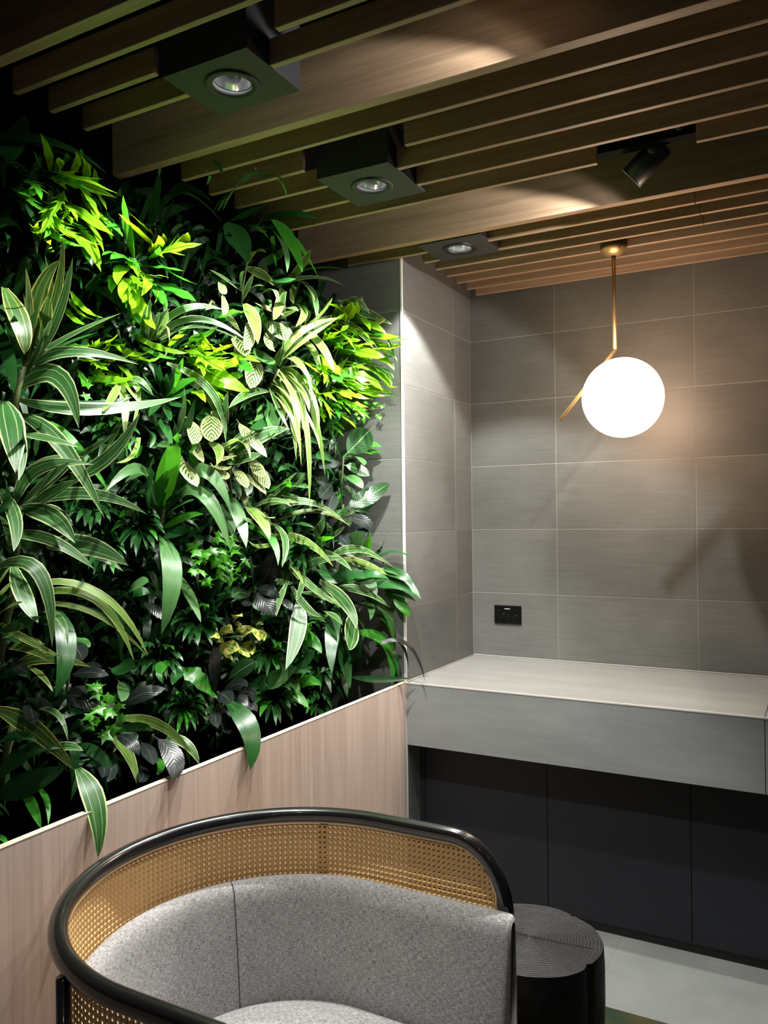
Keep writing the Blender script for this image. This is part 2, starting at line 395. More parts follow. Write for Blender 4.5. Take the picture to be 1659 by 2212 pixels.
# ------------------------------------------------------------------ track spotlights
def track_light(c, aim_dir, label, power, stem_top):
    a = Vector(aim_dir).normalized(); c = Vector(c)
    e = empty('track_spotlight', c - a*.06, label, 'spotlight', 'black track spotlights')
    q = Vector((0, 0, -1)).rotation_difference(a).to_matrix().to_4x4()
    def put(me, nm, mat, sm=True):
        me.transform(Matrix.Translation(c) @ q); return link(nm, me, mat, e, sm)
    put(lathem([(.0001, .125), (.034, .125), (.0385, .121), (.0385, .0), (.0365, -.0005), (.0365, .012)], 40), 'barrel', M['black'])
    put(lathem([(.0001, .009), (.0365, .009)], 32), 'lens', M['lens'])
    put(lathem([(.0385, .0005), (.0392, .0), (.0392, -.0012), (.0368, -.0012)], 40), 'front_ring', M['trim'])
    k = c - a*.095
    link('bracket', tubem([k, (k.x+.012, k.y, k.z+.03), (k.x+.012, k.y, stem_top)], .014, 12), M['black'], e, True)
    link('pivot', tubem([(k.x, k.y-.045, k.z), (k.x, k.y+.042, k.z)], .017, 16), M['black'], e, True)
    lo = c + a*.004
    for nm, pw, deg, bl in (('spot_core', power, 56, 1.0), ('spot_cutoff', power*.30, 114, .12), ('spot_spill', power*.012, 150, .15)):
        spot(nm, lo, lo+a, pw, deg, bl, .022, (1, .975, .93), e)
track_light((.9735, -1.05, 1.1055+FZ), (-.76, .08, -.63), 'black cylinder spotlight hanging in the gap before the second wide beam', P_TRACK, 2.659)
track_light((.985, -2.02, 1.150+FZ), (-.76, -.02, -.63), 'black cylinder spotlight just above the picture, before the first wide beam', P_TRACK*.40, 2.659)
for i, y in enumerate((-1.10, -2.06)):
    tr = tagp(box('lighting_track', .60, 1.60, y-.02, y+.02, 2.660, 2.71, M['void']),
              ('black lighting track above the cylinder spotlight, before the second wide beam', 'black lighting track above the picture, before the first wide beam')[i], 'track')
    if i == 0: link('track_adapter', tubem([(1.129, y-.032, 2.690), (1.129, y-.018, 2.690)], .017, 16), M['black'], tr, True)
# unseen fill lights at slat height, added to lift the dim room light
for x, y, k, w in ((1.9, -3.95, 1.0, 'behind the camera'), (.8, -3.30, 1.0, 'above the near end of the planter'), (2.9, -3.0, .6, 'beyond the right of the picture')):
    e = empty('fill_light', (x, y, ZC+.03), 'added fill light at the ceiling, out of view, '+w, 'downlight', 'added fill lights out of view')
    link('trim_ring', lathem([(.05, .0), (.05, -.004), (.04, -.004), (.038, .02)], 32, (x, y, ZC)), M['boxpaint'], e, True)
    spot('fill_beam', (x, y, ZC-.01), (x, y, 0), P_FILL*k, 130, .7, .05, (1, .95, .88), e)
# ------------------------------------------------------------------ pendant
px_, py_ = .777, -.415
pe = empty('globe_pendant', (px_, py_, ZC), 'lit opal globe pendant on a bent brass rod, hanging before the tiled wall', 'pendant lamp')
link('canopy', lathem([(.0001, -.034), (.016, -.033), (.034, -.026), (.048, -.012), (.0525, 0), (.0001, .0)], 40, (px_, py_, ZC)), M['brass'], pe, True)
link('canopy_screw', lathem([(.0001, -.003), (.003, -.003), (.003, 0)], 10, (px_+.030, py_-.036, ZC-.012)), M['black'], pe)
k0 = np.array([px_, py_, .7065+FZ]); k1 = np.array([.5555, py_, .445+FZ])
link('rod_collar', tubem([(px_, py_, ZC-.032), (px_, py_, ZC-.042)], .009, 14), M['black'], pe, True)
link('rod', tubem([(px_, py_, ZC-.036), (px_, py_, k0[2]+.002)], .0075, 14), M['brass'], pe, True)
link('arm', tubem([k0+np.array([.002, 0, .003]), k1], .0075, 14), M['brass'], pe, True)
d = CF + CR*(1345-829.5)/F_PX - CU*(859-1106.0)/F_PX
gc = CAM + d*((-.497-CAM[1])/d[1]); gr = 87.0/F_PX*depth(gc)*.985
bm = bmesh.new(); bmesh.ops.create_uvsphere(bm, u_segments=48, v_segments=32, radius=gr, matrix=Matrix.Translation(gc))
me = bpy.data.meshes.new('globe'); bm.to_mesh(me); bm.free(); link('globe', me, M['globe'], pe, True)
# ------------------------------------------------------------------ planter
pl = empty('planter_box', (-.2, -2.8, 0), 'long planter with a pale pinkish wood front below the green wall', 'planter')
pys = [-.7195, -1.106, -1.765, -2.40, -3.05, -3.7, -4.35]
for i in range(len(pys)-1):
    box('front_panel', -.018, 0, pys[i+1]+.0004, pys[i]-.0004, .0, .8835, M['panel'], pl)
box('edge_strip', -.019, .0005, -4.35, -.7195, .8835, .8852, M['edge'], pl)
box('inner_liner', -.024, -.018, -4.35, -.7195, .0, .880, M['felt'], pl)
box('end_edge', -.018, .0, -.7195, -.7180, 0, .8852, M['edge'], pl)
V = []; nx, ny = 8, 60; rng = random.Random(4)
for j in range(ny+1):
    for i in range(nx+1): V.append((-.398+.372*i/nx, -4.35+3.62*j/ny, .70+.015*rng.random()))
Fc = [(j*(nx+1)+i, j*(nx+1)+i+1, (j+1)*(nx+1)+i+1, (j+1)*(nx+1)+i) for j in range(ny) for i in range(nx)]
tagp(link('soil', mesh('soil', V, Fc), M['soil'], pl), kind='stuff')
# ------------------------------------------------------------------ rug, stool
rg = tagp(link('rug', boxm(.30, 3.2, -4.3, -1.061, 0.0005, .011, .003), M['rug']), 'dark olive and teal patterned rug on the pale floor', 'rug')
sx, sy, sh, sr = .79, -1.575, .437, .188
se = empty('log_stool', (sx, sy, .011), 'round charred-black tree log stool with cracked ring top, behind the cane chair', 'stool')
n = 96; V = []; Fc = []; rng = random.Random(8)
ph = [rng.uniform(0, 6.28) for _ in range(6)]
def srad(a, z):
    r = sr*(1+.012*math.sin(3*a+ph[0])+.010*math.sin(5*a+ph[1])+.006*math.sin(9*a+ph[2]))
    t = z/sh; r *= .90+.10*math.sin(min(1, t/.75)*math.pi/2) if t < .75 else 1.0 - .015*max(0, (t-.9)/.1)
    for ca, wd, dp in ((-1.72, .035, .022), (-.35, .03, .014), (2.6, .03, .02), (1.2, .02, .012)):
        q = abs((a-ca+math.pi) % (2*math.pi)-math.pi)
        if q < wd*2: r -= dp*max(0, 1-q/(wd*2))*(.4+.6*t)
    return r
zs = [0, .03, .1, .2, .3, .36, .40, .425, .4335]
for z in zs:
    for k in range(n):
        a = 2*math.pi*k/n; r = srad(a, z); V.append((r*math.cos(a), r*math.sin(a), z))
for i in range(len(zs)-1):
    for k in range(n): k2 = (k+1) % n; Fc.append((i*n+k, i*n+k2, (i+1)*n+k2, (i+1)*n+k))
Fc.append(tuple(range(n))[::-1])
tru = link('trunk', mesh('trunk', V, Fc), M['log'], se, True); tru.location = (sx, sy, .011); 
V = []; Fc = []; rings = 44
for i in range(rings+1):
    t = i/rings
    for k in range(n):
        a = 2*math.pi*k/n; r = srad(a, .4335)*t*(1+.01*math.sin(4*a+ph[3]))
        h = .4335 + (.0002*math.sin(t*sr*620+.8*math.sin(3*a+ph[4])) if 0 < i < rings-1 else 0)
        V.append((r*math.cos(a), r*math.sin(a), h))
for i in range(rings):
    for k in range(n): k2 = (k+1) % n; Fc.append((i*n+k, i*n+k2, (i+1)*n+k2, (i+1)*n+k))
tp = link('end_grain', mesh('end_grain', V, Fc), M['log'], se, True); tp.location = (sx, sy, .011)
for o in (tru, tp): o.matrix_parent_inverse = Matrix.Translation(-se.location)
cr = link('crack', tubem([(sx-.15, sy+.02, .4475), (sx-.03, sy+.005, .4478), (sx+.09, sy+.012, .4475), (sx+.16, sy+.02, .447)], .0012, 5), M['boxpaint'], se)
# ------------------------------------------------------------------ tub chair
CX, CY, R_, XF, ZR, TR = .487, -2.255, .425, .822, .784, .0185
LA = XF-CX; LT = 2*LA+math.pi*R_
def upos(s, off=0.0):
    """plan point and inward normal at arc length s from the near arm's front end; off is measured inwards"""
    r = R_-off
    if s < LA: return np.array([XF-s, CY-r]), np.array([0, 1.0])
    if s < LA+math.pi*R_:
        a = (s-LA)/R_; return np.array([CX-r*math.sin(a), CY-r*math.cos(a)]), np.array([math.sin(a), math.cos(a)])
    q = s-LA-math.pi*R_; return np.array([CX+q, CY+r]), np.array([0, -1.0])
BX, BZ = .135, .17
def rimz(s):
    d = min(s, LT-s)
    if d >= BX: return ZR
    return ZR-BZ*(1-math.sqrt(max(0, 1-(1-d/BX)**2)))
ch = empty('cane_tub_chair', (CX, CY, .011), 'black-framed tub chair with woven cane back and grey upholstery, in front of the planter', 'chair')
pts = [(XF, CY-R_, .0135)]
for s_ in [0.0004]+[BX*(1-math.cos(math.pi/2*i/10)) for i in range(1, 11)]: pts.append((*upos(s_)[0], rimz(s_)))
NS = 60
for i in range(1, NS): s_ = BX+(LT-2*BX)*i/NS; pts.append((*upos(s_)[0], ZR))
for s_ in [BX*(1-math.cos(math.pi/2*i/10)) for i in range(10, 0, -1)]+[.0004]: pts.append((*upos(LT-s_)[0], rimz(LT-s_)))
pts.append((XF, CY+R_, .0135))
link('bent_frame', tubem(pts, TR, 18), M['lacquer'], ch, True)
for sg in (-1, 1):
    yl = math.sqrt(R_**2-(CX-.33)**2); link('rear_leg', tubem([(.33, CY+sg*(yl+.0165), .0135), (.33, CY+sg*(yl+.0155), ZR-.012)], .0125, 14), M['lacquer'], ch, True)
# cane: octagonal openings, one cell about 13 mm
def cane(s0, s1, z0, off, name):
    p = .0131; nc = int(round((s1-s0)/p)); nr = int((ZR-.012-z0)/p)
    V = []; UV = []; Fc = []; key = {}
    def vert(s_, z_, u, v):
        kk = (round(u*1000), round(v*1000))
        if kk not in key:
            q, nn = upos(s_, off); key[kk] = len(V); V.append((q[0], q[1], z_)); UV.append((u, v))
        return key[kk]
    ps = (s1-s0)/nc; ho = .0029
    for i in range(nc):
        for j in range(nr):
            sc, zc_ = s0+(i+.5)*ps, z0+(j+.5)*p
            if zc_+p*.62 > rimz(sc)-TR*.55 or min(sc, LT-sc) < TR*.7: continue
            outer = []; inner = []
            for k in range(8):
                a = math.pi/4*k; dx, dz = math.cos(a), math.sin(a); m = max(abs(dx), abs(dz))
                outer.append(vert(sc+dx/m*ps/2, zc_+dz/m*p/2, i+.5+dx/m/2, j+.5+dz/m/2))
                inner.append(vert(sc+dx*ho, zc_+dz*ho, i+.5+dx*ho/p, j+.5+dz*ho/p))
            for k in range(8):
                k2 = (k+1) % 8; Fc.append((outer[k], outer[k2], inner[k2], inner[k]))
    o = link(name, mesh(name, V, Fc, UV), M['cane'], ch, True)
    md = o.modifiers.new('thickness', 'SOLIDIFY'); md.thickness = .0016; md.offset = 0
    return o
cane(.004, LT-.004, .25, .004, 'cane_panel')
sp_ = []
for i in range(0, 161):
    s_ = LT*i/160; s_ = min(max(s_, .020), LT-.020)
    q, nn = upos(s_, .012); z = min(rimz(s_)-.0150, ZR-.0150) if min(s_, LT-s_) > .03 else rimz(s_)-.03
    sp_.append((q[0], q[1], z))
sp_ = [(XF-.0225, CY-R_+.012, .27)]+[q for i, q in enumerate(sp_) if i == 0 or np.linalg.norm(np.subtract(q, sp_[i-1])) > .004]+[(XF-.0225, CY+R_-.012, .27)]
link('cane_beading', tubem(sp_, .0034, 6), M['spline'], ch, True)
# base rail
def sweep(prof, s0, s1, n, cap=True, fac=0.0):
    V = []; UV = []; Fc = []; m = len(prof); per = 0; pl_ = [0]
    for i in range(1, m): per += math.dist(prof[i], prof[i-1]); pl_.append(per)
    for i in range(n+1):
        s_ = s0+(s1-s0)*i/n
        for j, (of, z) in enumerate(prof):
            q, nn = upos(s_, of); V.append((q[0], q[1], z)); UV.append((s_, pl_[j]))
    for i in range(n):
        for j in range(m-1): Fc.append((i*m+j, i*m+j+1, (i+1)*m+j+1, (i+1)*m+j))
    if cap: Fc.append(tuple(range(m))); Fc.append(tuple(n*m+j for j in range(m))[::-1])
    return mesh('sweep', V, Fc, UV)
rp = [(.0, .235), (.024, .235), (.024, .285), (.0, .285), (.0, .235)]
link('base_rail', sweep(rp, .0, LT, 80), M['lacquer'], ch)
# upholstered back: thick padded wall, slightly raked, rounded top
zt = .640
prof = [(.010, .286), (.010, zt-.030), (.013, zt-.010), (.022, zt), (.036, zt+.002), (.050, zt-.004), (.060, zt-.018), (.066, zt-.045),
        (.085, .50), (.100, .40), (.108, .33), (.110, .286), (.010, .286)]
SEAM = [LA+math.radians(54)*R_, LA+math.radians(126)*R_]
secs = [(-.031, .62), (-.029, .84), (-.024, .95), (-.015, 1.0)]
secs = secs+[(LT*i/96, 1.0) for i in range(1, 96)]+[(LT-a_, b_) for a_, b_ in secs[::-1]]
V = []; UV = []; Fc = []; m = len(prof); c0, c1 = .055, .463
pl_ = [0]
for i in range(1, m): pl_.append(pl_[-1]+math.dist(prof[i], prof[i-1]))
for s_, k in secs:
    for j, (of, z) in enumerate(prof):
        q, nn = upos(s_, c0+(of-c0)*k); V.append((q[0], q[1], c1+(z-c1)*(1-(1-k)*.16))); UV.append((s_+(1-k)*.05, pl_[j]))
for i in range(len(secs)-1):
    for j in range(m-1): Fc.append((i*m+j, i*m+j+1, (i+1)*m+j+1, (i+1)*m+j))
Fc += [tuple(range(m)), tuple((len(secs)-1)*m+j for j in range(m))[::-1]]
link('back_cushion', mesh('back_cushion', V, Fc, UV), M['fabric'], ch, True)
for s_ in SEAM:
    P = []
    for of, z in prof[2:11]:
        q, nn = upos(s_, of+.0006); P.append((q[0], q[1], z+.0004))
    link('seam', tubem(P, .0013, 5), M['stitch'], ch)
# seat: domed cushion filling the inside
ring = []
for i in range(0, 61):
    s_ = LT*i/60; q, nn = upos(s_, .098); ring.append((q[0], q[1]))
ring += [(XF+.01, CY+.22), (XF+.015, CY), (XF+.01, CY-.22)]
cxs = CX+.03; V = []; UV = []; Fc = []; m = len(ring); pr = [(1, .300), (1.0, .345), (.985, .362), (.95, .374), (.85, .386), (.65, .396), (.4, .402), (.15, .404)]
for sc_, z in pr:
    for x, y in ring: V.append((cxs+(x-cxs)*sc_, CY+(y-CY)*sc_, z)); UV.append((V[-1][0], V[-1][1]+z))
for i in range(len(pr)-1):
    for k in range(m): k2 = (k+1) % m; Fc.append((i*m+k, i*m+k2, (i+1)*m+k2, (i+1)*m+k))
Fc.append(tuple((len(pr)-1)*m+k for k in range(m))); Fc.append(tuple(range(m))[::-1])
link('seat_cushion', mesh('seat', V, Fc, UV), M['fabric'], ch, True)
ring2 = [(cxs+(x-cxs)*.99, CY+(y-CY)*.99) for x, y in ring]; V = [(x, y, z) for z in (.24, .302) for x, y in ring2]
Fc = [(k, (k+1) % m, m+(k+1) % m, m+k) for k in range(m)]+[tuple(range(m))[::-1], tuple(range(m, 2*m))]
link('seat_base', mesh('seat_base', V, Fc), M['lacquer'], ch)
# ------------------------------------------------------------------ plants of the green wall
FACE = np.array([.72, -.42, .55]); FACE /= np.linalg.norm(FACE)
def width_strap(t): return np.where(t < .36, .30+.70*np.sin(np.clip(t/.36, 0, 1)*np.pi/2), np.cos(np.clip((t-.36)/.64, 0, 1)*np.pi/2)**.8)
def width_ell(t): return np.where(t < .14, .07, np.sin(np.clip((t-.10)/.90, 0.001, 1)*np.pi)**.62)
def width_grass(t): return np.where(t < .75, .75+.25*np.sin(t/.75*np.pi), (1-np.clip((t-.75)/.25, 0, 1))**.7*.75)
def width_tear(t): return np.where(t < .06, .12, np.clip(np.sin(np.clip((t-.05)/.95, 0.001, 1)**.62*np.pi), 0, 1)**.75)
WF = {'s': width_strap, 'e': width_ell, 'g': width_grass, 'w': width_strap, 't': width_tear}
def leaf_mesh(B, Mi, T, w, shape, rng, face=None, seg=9):
    face = FACE if face is None else face
    ctl = 2*Mi-.5*(B+T)
    cur = lambda t: (1-t)**2*B + 2*t*(1-t)*ctl + t*t*T
    tan = lambda t: 2*(1-t)*(ctl-B)+2*t*(T-ctl)
    roll = rng.uniform(-.42, .42); V = []; UV = []; Fc = []
    def frame(t):
        tg = tan(t); tg = tg/(np.linalg.norm(tg)+1e-9); S = np.cross(tg, face)
        if np.linalg.norm(S) < .15: S = np.cross(tg, np.array([.3, .5, .8]))
        S /= np.linalg.norm(S); N = np.cross(S, tg); c, s_ = math.cos(roll), math.sin(roll)
        return cur(t), S*c+N*s_, N*c-S*s_
    if shape == 'f':
        def put(a, t, lift=0.0):
            P, S, N = frame(min(max(t, 0), 1)); V.append(P+S*a*w+N*(abs(a)*.25+lift)*w*.5); UV.append((.5+a*.9, t)); return len(V)-1
        n = 10; rows = []
        for i in range(n+1):
            t = i/n; hw = .09+.10*math.sin(t*math.pi) if t < .72 else .17*(1-(t-.72)/.28)**.8+.004
            if t < .12: hw = .03
            hw *= 1+.25*math.sin(i*2.4+roll*9); rows.append([put(-hw, t, .03*math.sin(i*1.9)), put(0, t, -.02), put(hw, t, .03*math.cos(i*1.7))])
        for i in range(n):
            for k in (0, 1): Fc.append((rows[i][k], rows[i][k+1], rows[i+1][k+1], rows[i+1][k]))
        nl = rng.choice((2, 3, 3))
        for sd in (-1, 1):
            for j in range(nl):
                t0 = .20+.46*(j+rng.uniform(.1, .6))/nl; ln = rng.uniform(.30, .5)*(1.1-.35*j/nl); sw = rng.uniform(.10, .20); pr = None
                for q in range(5):
                    f = q/4; a = sd*(.06+ln*f); tc = t0+sw*f+.06*f*f; hw = (.050+.016*math.sin(f*5+j))*(1-f**2.2)+.002
                    cu = [put(a, tc-hw, .08*f*f), put(a, tc+hw, .08*f*f)]
                    if pr: Fc.append((pr[0], pr[1], cu[1], cu[0]) if sd > 0 else (pr[1], pr[0], cu[0], cu[1]))
                    pr = cu
    else:
        ts = np.linspace(0, 1, seg+1); wv = WF[shape](ts)
        xs_ = (-.5, -.27, 0, .27, .5); wav = .16 if shape == 'w' else .045; ph = rng.uniform(0, 6)
        fold = rng.uniform(.12, .30) if shape != 'e' else .14
        for i, t in enumerate(ts):
            P, S, N = frame(t); q = float(wv[i]); tw = rng.uniform(.85, 1.12) if shape == 'w' else 1
            for a in xs_:
                rip = wav*math.sin(t*(17 if shape == 'w' else 9)+ph+(2 if a > 0 else 0))*abs(a)
                V.append(P+S*a*w*q*tw+N*(abs(a)*fold+rip-abs(a)**2*.25)*w*(q*.8+.1)); UV.append((a+.5, t))
        for i in range(seg):
            for k in range(4): Fc.append((i*5+k, i*5+k+1, i*5+k+6, i*5+k+5))
    V = [(v[0], v[1], min(v[2], 2.586)) if v[0] > -.26 else v for v in V]
    return mesh('leaf', V, Fc, UV)
def ivy_mesh(P, r, nrm, up, rng):
    nrm = nrm/np.linalg.norm(nrm); S = np.cross(up, nrm); S /= np.linalg.norm(S)+1e-9; U_ = np.cross(nrm, S)
    out = [(0, -.25), (-.55, -.45), (-.42, -.05), (-.95, .25), (-.38, .36), (0, 1.0), (.38, .36), (.95, .25), (.42, -.05), (.55, -.45)]
    V = [P+nrm*r*.10]; UV = [(.5, .4)]
    for x, y in out:
        x *= rng.uniform(.85, 1.15); V.append(P+S*x*r+U_*y*r-nrm*r*.18*(x*x+.4*y*y)); UV.append((.5+x*.45, .3+y*.35))
    n = len(out); return mesh('leaf', V, [(0, 1+k, 1+(k+1) % n) for k in range(n)], UV)
NLEAF = 0
def plant(name, label, base, mat, shape, xs_, spec, stem=None, group=None):
    """spec: leaves as 'bu bv mu mv tu tv w [m=mat] [s=shape] [x=xb,xm,xt]' separated by ';'"""
    global NLEAF
    rng = random.Random(hash_(label)); b = at(base[0], base[1], base[2])
    e = empty(name, b, label, 'plant', group or GROUPS.get(name))
    for ln in spec.split(';'):
        tk = ln.split()
        if not tk: continue
        m_, s_, x_ = mat, shape, xs_
        for q in tk[7:]:
            k, v = q.split('=')
            if k == 'm': m_ = v
            elif k == 's': s_ = v
            else: x_ = tuple(float(a) for a in v.split(','))
        bu, bv, mu, mv, tu, tv, w = map(float, tk[:7]); j = rng.uniform(-.012, .012)
        Bp, Mp, Tp = at(bu, bv, x_[0]), at(mu, mv, x_[1]+j), at(tu, tv, x_[2]+j)
        wm = w/F_PX*depth(Mp)
        if s_ != 'f': wm *= 1.12
        link('leaf', leaf_mesh(Bp, Mp, Tp, wm, s_, rng), L[m_], e, True); NLEAF += 1
        if mat == 'F' and m_ == 'F':
            for q in range(2):
                du, dv = rng.uniform(-26, 26), rng.uniform(-16, 26); k = rng.uniform(.55, .85)
                f_ = lambda a, c: c+(a-c)*k
                B2 = at(f_(bu, mu)+du, f_(bv, mv)+dv, x_[0]-.03); M2 = at(mu+du, mv+dv, x_[1]-.04*rng.uniform(.6, 1.4)); T2 = at(f_(tu, mu)+du, f_(tv, mv)+dv, x_[2]-.06)
                link('leaf', leaf_mesh(B2, M2, T2, wm*rng.uniform(.6, .9), 'f' if rng.random() < .5 else s_, rng), L[rng.choice('FFIB')], e, True); NLEAF += 1
        elif name != 'compact_dracaena' and tv < 1600 and w < 44 and rng.random() < .8:
            du, dv = rng.uniform(-30, 30), rng.uniform(-24, 24); k = rng.uniform(.5, .8); f_ = lambda a, c: c+(a-c)*k
            B2 = at(f_(bu, mu)+du, f_(bv, mv)+dv, x_[0]-.04); M2 = at(mu+du, mv+dv, x_[1]-.07); T2 = at(f_(tu, mu)+du*1.5, f_(tv, mv)+dv*1.5, x_[2]-.09)
            if B2[0] < -.05:
                link('leaf', leaf_mesh(B2, M2, T2, min(wm, .05)*rng.uniform(.6, .85), s_, rng, None, 7), L[m_ if rng.random() < .5 else rng.choice('GGKB')], e, True); NLEAF += 1
    if stem:
        P = [at(*q) for q in stem[:-1]]; link('stem', tubem(P, stem[-1], 7), M['stem'], e, True)
    return e
def hash_(t):
    h = 7
    for c in t: h = (h*131+ord(c)) % 1000003
    return h
GROUPS = {'striped_dracaena': 'white-striped dracaenas', 'lobed_fern': 'lime lobed ferns', 'rubber_plant': 'dark rubber plants',
          'herringbone_plant': 'herringbone-leaved plants', 'ivy': 'bright ivy clumps', 'striped_grass_plant': 'striped grass plants',
          'green_cordyline': 'plain green broad-leaved plants', 'compact_dracaena': 'dark compact rosettes'}
XD = (-.30, -.20, -.12)
XF_ = (-.26, -.13, -.05)
plant('shaded_cordyline', 'dim broad-leaved plant in the top left corner under the slat ends', (-12, 372, -.34), 'G', 's', (-.33, -.30, -.27),
 '-10 368 36 300 54 247 40;-20 297 116 307 231 375 36 x=-.30,-.26,-.22;-15 330 20 352 70 372 24')
plant('lobed_fern', 'bright lime lobed fern at the upper left, highest of the ferns', (105, 425, -.30), 'F', 'w', (-.27, -.17, -.08),
 '75 367 150 380 252 417 74 s=f;105 430 128 492 222 530 66 s=f;165 390 195 432 215 472 22;150 440 190 470 247 510 28;130 500 178 522 219 588 26;'
 '185 460 230 478 266 512 34 m=B;50 385 75 400 90 432 44 m=I s=f;80 402 60 420 40 414 22 m=I;110 420 105 470 85 505 40 s=f;150 378 168 350 162 326 14;'
 '108 368 104 330 87 287 16;118 370 130 352 126 340 18;175 400 188 360 162 326 16;180 470 205 500 225 548 18;60 410 70 440 95 455 36 m=I s=f;'
 '120 440 150 450 168 480 34 s=f;140 405 128 440 110 470 30 s=f;190 505 205 540 219 570 14;95 520 80 500 82 480 30 s=f;100 515 103 525 110 518 12',
 stem=[(105, 425, -.30), (110, 470, -.24), (125, 505, -.22), .003])
plant('lobed_fern', 'bright lime fern with long tongue-shaped fronds below the first wide beam', (305, 590, -.30), 'F', 'w', (-.26, -.16, -.07),
 '290 562 275 490 266 422 21 m=B;335 535 296 498 256 461 19;328 556 362 540 436 527 66 s=f;300 575 345 577 398 586 22 m=B;330 610 378 628 424 652 32 m=B;'
 '330 605 345 636 362 664 22 m=B;292 620 312 680 336 712 28;298 590 270 556 238 560 32 m=B;296 600 270 612 260 645 22;278 575 257 588 253 616 24;320 560 336 552 345 532 18 m=B;'
 '275 585 300 612 318 625 30 s=f;280 600 290 640 285 668 26;310 590 320 605 305 640 24;265 560 285 575 300 600 26 s=f;325 540 345 528 342 508 20;372 541 398 520 406 502 20;'
 '300 600 330 595 365 600 20;270 600 268 630 265 655 18;340 560 370 590 428 615 14 m=B;280 560 245 545 220 552 16 m=B', stem=[(305, 600, -.30), (300, 575, -.24), (290, 560, -.2), .003])
plant('shaded_cordyline', 'tall dim plant whose upright leaf crosses the edge of the first wide beam', (340, 505, -.36), 'G', 's', (-.34, -.30, -.26),
 '320 497 337 425 346 357 26 x=-.33,-.23,-.165;342 458 398 418 480 481 28 x=-.33,-.26,-.20;340 508 362 462 376 430 9;365 532 380 500 391 482 26 m=K;300 470 290 430 300 395 20 m=D;'
 '280 450 300 420 340 408 30 m=D;260 470 255 420 280 390 22 m=D;330 480 380 450 430 445 20 m=D;390 520 430 500 460 500 18 m=D', stem=[(340, 540, -.36), (335, 500, -.35), (332, 470, -.34), .004])
plant('striped_dracaena', 'upright striped dracaena at the top centre, left of the drooping pale leaves', (522, 660, -.28), 'S', 's', (-.25, -.20, -.15),
 '485 485 516 520 532 566 48 m=G;533 568 550 543 575 545 18 m=Y;530 580 566 594 591 617 22 m=Y;521 628 488 603 453 583 19;525 645 537 615 548 592 10;527 640 545 620 570 617 8;522 632 520 600 528 585 8',
 stem=[(522, 660, -.28), (524, 620, -.25), (534, 565, -.22), .004])
plant('bamboo_leaved_plant', 'long drooping leaves, white-lit at their tips, before the second wide beam', (560, 500, -.30), 'G', 's', (-.27, -.20, -.14),
 '545 500 600 464 691 473 36 x=-.24,-.11,.01;490 480 530 464 576 442 20 x=-.26,-.17,-.10;510 485 552 490 580 516 14 m=B;584 471 626 520 653 589 35 m=B x=-.18,-.12,-.08;585 494 613 532 620 589 23 m=K x=-.18,-.12,-.08;'
 '586 490 590 530 597 579 11 m=B;565 580 590 555 612 534 50 m=D;500 500 545 470 560 455 18 m=D;560 520 600 500 640 505 22 m=D;540 560 580 540 600 560 44 m=D', stem=[(500, 490, -.28), (545, 490, -.24), (584, 492, -.18), .002])
plant('trailing_stems', 'dim wiry trailing stems hanging in front of the slats', (470, 455, -.12), 'G', 'g', (.03, .04, .045),
 '520 392 546 376 580 368 6;575 368 605 384 626 391 5;598 388 612 402 619 426 8 m=B;459 344 474 360 479 378 9 x=-.06,-.04,-.03;470 456 500 415 560 374 3 x=-.11,-.04,.03;482 452 505 410 530 385 3 x=-.11,-.04,.02;530 372 520 366 512 360 6;548 376 552 362 546 352 5;555 372 568 380 590 376 6;520 395 512 385 505 380 5',
 stem=[(470, 456, -.12), (505, 410, -.04), (545, 378, .03), .0012])
plant('striped_grass_plant', 'thin striped leaves arching against the dark tile, above the right-hand fern', (605, 650, -.28), 'W', 'g', (-.25, -.15, -.08),
 '600 616 680 599 747 620 15 m=S;650 607 677 635 684 692 13 m=S;620 612 652 572 671 539 15 m=Y;612 625 603 660 590 692 20;630 655 657 672 638 707 17;575 600 600 606 640 602 20 m=G s=s;'
 '590 680 620 665 645 672 16 m=S;640 605 665 620 680 650 9 m=S;615 690 610 650 620 630 12 m=S;600 690 625 675 650 668 14 m=Y;560 640 590 625 600 655 12 m=S')
plant('herringbone_plant', 'pale herringbone-patterned leaves at the top of the wall below the drooping leaves', (560, 720, -.28), 'C', 'e', (-.24, -.17, -.11),
 '545 652 577 664 615 682 24;571 688 600 710 633 739 44;528 656 549 690 557 744 26 m=W s=s;535 690 540 720 528 757 28;540 745 570 772 590 788 30 m=K;478 603 481 620 475 632 24;478 633 486 656 482 682 17;'
 '500 720 520 740 530 770 34;560 770 550 800 540 840 36;520 720 505 700 498 680 26;590 700 580 740 595 760 26')
plant('striped_grass_plant', 'striped grass arching over the big lime oak-shaped frond', (328, 735, -.28), 'S', 'g', (-.25, -.14, -.07),
 '325 730 395 668 482 669 15;340 732 425 688 536 737 15;342 736 430 706 537 746 13;322 732 358 688 350 640 11 m=W;315 742 320 690 328 620 11;335 735 357 704 366 737 8 m=W;305 738 310 690 318 658 8;330 728 345 690 368 665 12;318 740 335 700 345 675 9;325 738 300 700 296 690 10;345 735 372 720 420 700 8')
